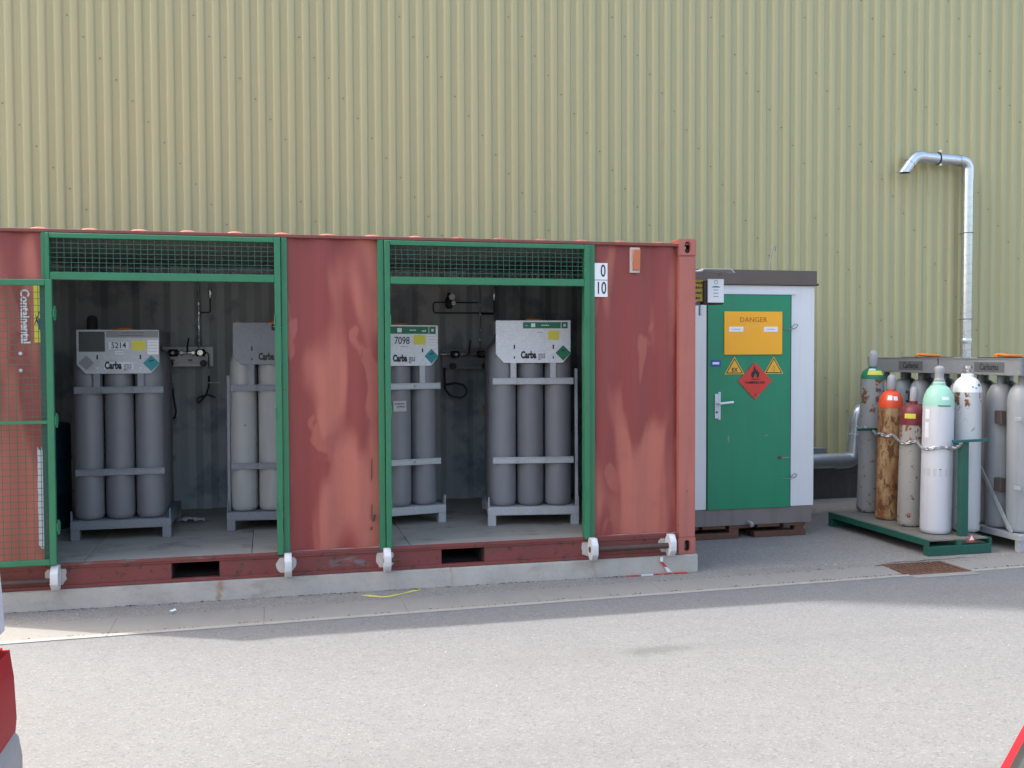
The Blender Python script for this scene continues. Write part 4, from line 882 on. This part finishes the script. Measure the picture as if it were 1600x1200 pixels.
for k, q in enumerate(segs): obj('tape_piece', MB().prism([(a,b) for a,b in q], 'y', -.0475, -.0455), (WHITE,RSIGN,WHITE)[k], tp, smooth=0)
for k, (a, b) in enumerate(((-.62,-.52),(-.50,-.40),(-.38,-.25),(-.22,-.10))): obj('tape_piece', MB().box(a,b,-.075-.01*(k%2),-.05-.01*(k%2),.001,.006+.004*(k%2)), (RSIGN,OFFW,RSIGN,RSIGN)[k], tp, smooth=0)
peb = MB(); rg = random.Random(11)
def stone(x, y, r):
    vs = []; 
    for a, b, c in ((1,0,0),(-1,0,0),(0,1,0),(0,-1,0),(0,0,1),(.6,.6,.6),(-.6,.5,.5),(.3,-.7,.5)): vs.append((x+a*r*rg.uniform(.6,1.2), y+b*r*rg.uniform(.6,1.2), .0+max(0,c)*r*rg.uniform(.5,.9)))
    peb.add(vs, [(0,2,5),(2,1,6),(1,3,7),(3,0,7),(0,5,7),(5,4,7),(5,2,6),(5,6,4),(6,1,7),(6,7,4)])
for _ in range(420):
    x = rg.uniform(-5.6,3.0)
    y = rg.choice((-.055-abs(rg.gauss(0,.04)), rg.uniform(-.40,-.06), GF0(x)+.06+rg.gauss(0,.025)))
    stone(x, y, rg.uniform(.004,.011))
for _ in range(90): stone(rg.uniform(-5.5,3), rg.uniform(-3.4,-.9), rg.uniform(.003,.006))
o = obj('gravel', peb, paint('gravel_stone', (.29,.28,.265), .9, var=.4, scale=20), smooth=0); tag(o, 'loose pale gravel and grit along plinth and gutter', 'gravel', kind='stuff')
lit = MB()
for _ in range(700):
    x = rg.uniform(-5.9,3.2); k = rg.random()
    y = -.047-abs(rg.gauss(0,.016)) if (k < .55 and x < 0) else GF0(x)+.075+rg.gauss(0,.012) if k < .8 else GB0(x)+rg.gauss(0,.015)
    a = rg.uniform(0,3.14); l = rg.uniform(.004,.014); w = l*rg.uniform(.3,.7); c_, s_ = math.cos(a), math.sin(a); z = .001 if y > -.3 else -.003
    lit.add([(x+c_*l,y+s_*l,z+.003),(x-s_*w,y+c_*w,z+.006),(x-c_*l,y-s_*l,z+.002),(x+s_*w,y-c_*w,z+.007)], [(0,1,2,3)])
o = obj('leaf_litter', lit, paint('litter_brown', (.085,.06,.04), .9, var=.5, scale=30), smooth=0); tag(o, 'brown dirt crumbs and leaf bits along plinth foot and gutter', 'litter', kind='stuff')
cpts = [(1.42,-.285),(1.50,-.255),(1.58,-.215),(1.70,-.165),(1.85,-.135),(2.00,-.15),(2.12,-.125),(2.3,-.14),(2.45,-.11),(2.6,-.13)]
cr_ = MB(); vs_ = []
for i, (x, y) in enumerate(cpts): w = (.004,.012,.009,.014,.007,.010,.013,.006,.009,.003)[i]; vs_ += [(x,y+w,.0016),(x+.004,y-w,.0016)]
cr_.add(vs_, [(2*i,2*i+1,2*i+3,2*i+2) for i in range(len(cpts)-1)]); o = obj('pavement_crack', cr_, flat('tar_black', (.025,.024,.023), .8), smooth=0); tag(o, kind='structure')
o = obj('paper_scrap', crumple(-4.10,-4.06,-.30,-.275,.003,.02,3,2,8), WHITE, smooth=0); tag(o, 'tiny white paper scrap on the asphalt strip left of the yellow strap', 'paper')

# ================================================================== VEHICLES AT THE EDGES
def wheel(par, x, y, z, r, w, s=1):
    ty = obj('wheel', MB().tube([(x,y,z),(x,y+w*s,z)], r, 28), RUBBER, par, bevel=.015); obj('rim', MB().tube([(x,y-.004*s,z),(x,y+.02*s,z)], r*.62, 20), GALV, ty)
va = thing('van', 'white over red van whose nose shows at the left edge', 'van', (-6.6,-4.9,0)); VX = -4.245; VY0, VY1 = -5.83, -3.915
def vprof(pts): return [(VX+a, b) for a,b in pts]
lo = obj('lower_body', MB().prism(vprof([(-.03,.40),(-.012,.58),(-.018,.72),(-.034,.845),(-4.75,.845),(-4.75,.40)]), 'y', VY0, VY1), CARRED, va, bevel=.03)
up = obj('upper_body', MB().prism(vprof([(-.040,.855),(-.048,1.02),(-.062,1.20),(-.12,1.26),(-.62,2.02),(-.80,2.10),(-4.70,2.12),(-4.76,1.9),(-4.76,.855)]), 'y', VY0+.01, VY1-.01), VANW, va, bevel=.03)
obj('waist_gap', MB().box(VX-4.7,VX-.06,VY0+.03,VY1-.03,.84,.86), BLACK, va)
obj('bumper', MB().prism(vprof([(.004,.26),(.006,.45),(-.005,.52),(-.04,.56),(-.3,.56),(-.3,.26)]), 'y', VY0+.02, VY1-.02), BUMPER, va, bevel=.02)
obj('bumper', MB().box(VX-4.86,VX-4.7,VY0+.02,VY1-.02,.30,.56), BUMPER, va, bevel=.02)
obj('windscreen', MB().prism(vprof([(-.125,1.29),(-.60,2.0),(-.61,1.99),(-.135,1.285)]), 'y', VY0+.12, VY1-.12), GLASS, va)
for y in (VY0+.004, VY1-.012): obj('side_window', MB().prism(vprof([(-.42,1.30),(-.80,1.92),(-1.55,1.92),(-1.55,1.30)]), 'y', y, y+.008), GLASS, va); obj('door_seam', MB().box(VX-1.65,VX-1.64,y,y+.008,.6,2.0), BLACK, va)
for y in (VY0+.22, VY1-.40): obj('headlight', MB().box(VX-.10,VX-.022,y,y+.20,.62,.80), LENS, va, bevel=.01)
for x in (VX-.95, VX-3.75):
    for y, s in ((VY0-.01,1),(VY1+.01,-1)): wheel(va, x, y, .325, .325, .2, s)
mr = obj('mirror', MB().box(VX-.24,VX-.105,VY1+.02,VY1+.20,1.645,1.815), VANW, va, bevel=.03); obj('mirror_arm', MB().tube([(VX-.32,VY1-.03,1.60),(VX-.15,VY1+.08,1.66)], .018, 8), BLACK, mr); obj('mirror_seam', MB().box(VX-.107,VX-.1038,VY1+.05,VY1+.17,1.70,1.704), BLACK, mr)
# red hatchback beside the photographer: built along +x with the tail at x=0, then turned
ca = thing('red_car', 'red hatchback showing one rear corner at the lower right edge', 'car')
def cp2(pts): return pts
hw = .80
bodyp = [(.10,.30),(.0,.50),(-.02,.72),(.035,.86),(.09,.955),(1.9,.94),(3.0,.92),(3.55,.74),(3.62,.50),(3.55,.30)]
obj('body', MB().prism(bodyp, 'y', 0, 1.62), CARRED, ca, bevel=.035)
gh = MB(); low = [(.085,.02),(.085,1.60),(2.75,1.60),(2.75,.02)]; hi = [(.26,.19),(.26,1.43),(1.95,1.43),(1.95,.19)]
gh.add([(x,y,.945) for x,y in low]+[(x,y,1.42) for x,y in hi], [(3,2,1,0),(4,5,6,7)]+[(i,(i+1)%4,4+(i+1)%4,4+i) for i in range(4)]); obj('greenhouse', gh, CARRED, ca, bevel=.012)
def face_pane(a, b, c, d, inset0, inset1, off):       # quad on a greenhouse face
    a,b,c,d = map(Vector,(a,b,c,d)); nrm = (b-a).cross(d-a).normalized()
    P = lambda u,v: (a.lerp(b,u)).lerp(d.lerp(c,u), v)
    q = [P(inset0[0],inset0[1]),P(inset1[0],inset0[1]),P(inset1[0],inset1[1]),P(inset0[0],inset1[1])]
    return MB().add([p+nrm*off for p in q]+[p-nrm*.01 for p in q], [(0,1,2,3),(7,6,5,4)]+[(i,4+i,4+(i+1)%4,(i+1)%4) for i in range(4)])
L0,L3,H3,H0 = (.085,.02,.945),(2.75,.02,.945),(1.95,.19,1.42),(.26,.19,1.42)
for i0, i1 in (((.013,.06),(.30,.86)),((.33,.06),(.62,.86)),((.65,.06),(.93,.86))):
    obj('window_seal', face_pane(L0,L3,H3,H0,(i0[0]-.006,i0[1]-.03),(i1[0]+.008,i1[1]+.03),.0025), RUBBER, ca, smooth=0); obj('side_window', face_pane(L0,L3,H3,H0,i0,i1,.005), GLASS, ca, smooth=0)
obj('rear_window', face_pane((.085,1.60,.945),(.085,.02,.945),(.26,.19,1.42),(.26,1.43,1.42),(.08,.12),(.92,.88),.003), GLASS, ca, smooth=0)
obj('windscreen', face_pane((2.75,.02,.945),(2.75,1.60,.945),(1.95,1.43,1.42),(1.95,.19,1.42),(.06,.06),(.94,.92),.003), GLASS, ca, smooth=0)
for y in (.05,1.40): obj('tail_lamp', MB().box(-.025,.03,y,y+.17,.66,.84), RSIGN, ca, bevel=.01)
obj('bumper', MB().box(-.07,.14,.02,1.60,.34,.52), BUMPER, ca, bevel=.02)
for x in (.70,3.0):
    for y, s in ((-.006,1),(1.626,-1)): wheel(ca, x, y, .29, .29, .17, s)
ca.location = (-2.063,-5.846,0); ca.rotation_euler = (0,0,R(-60))
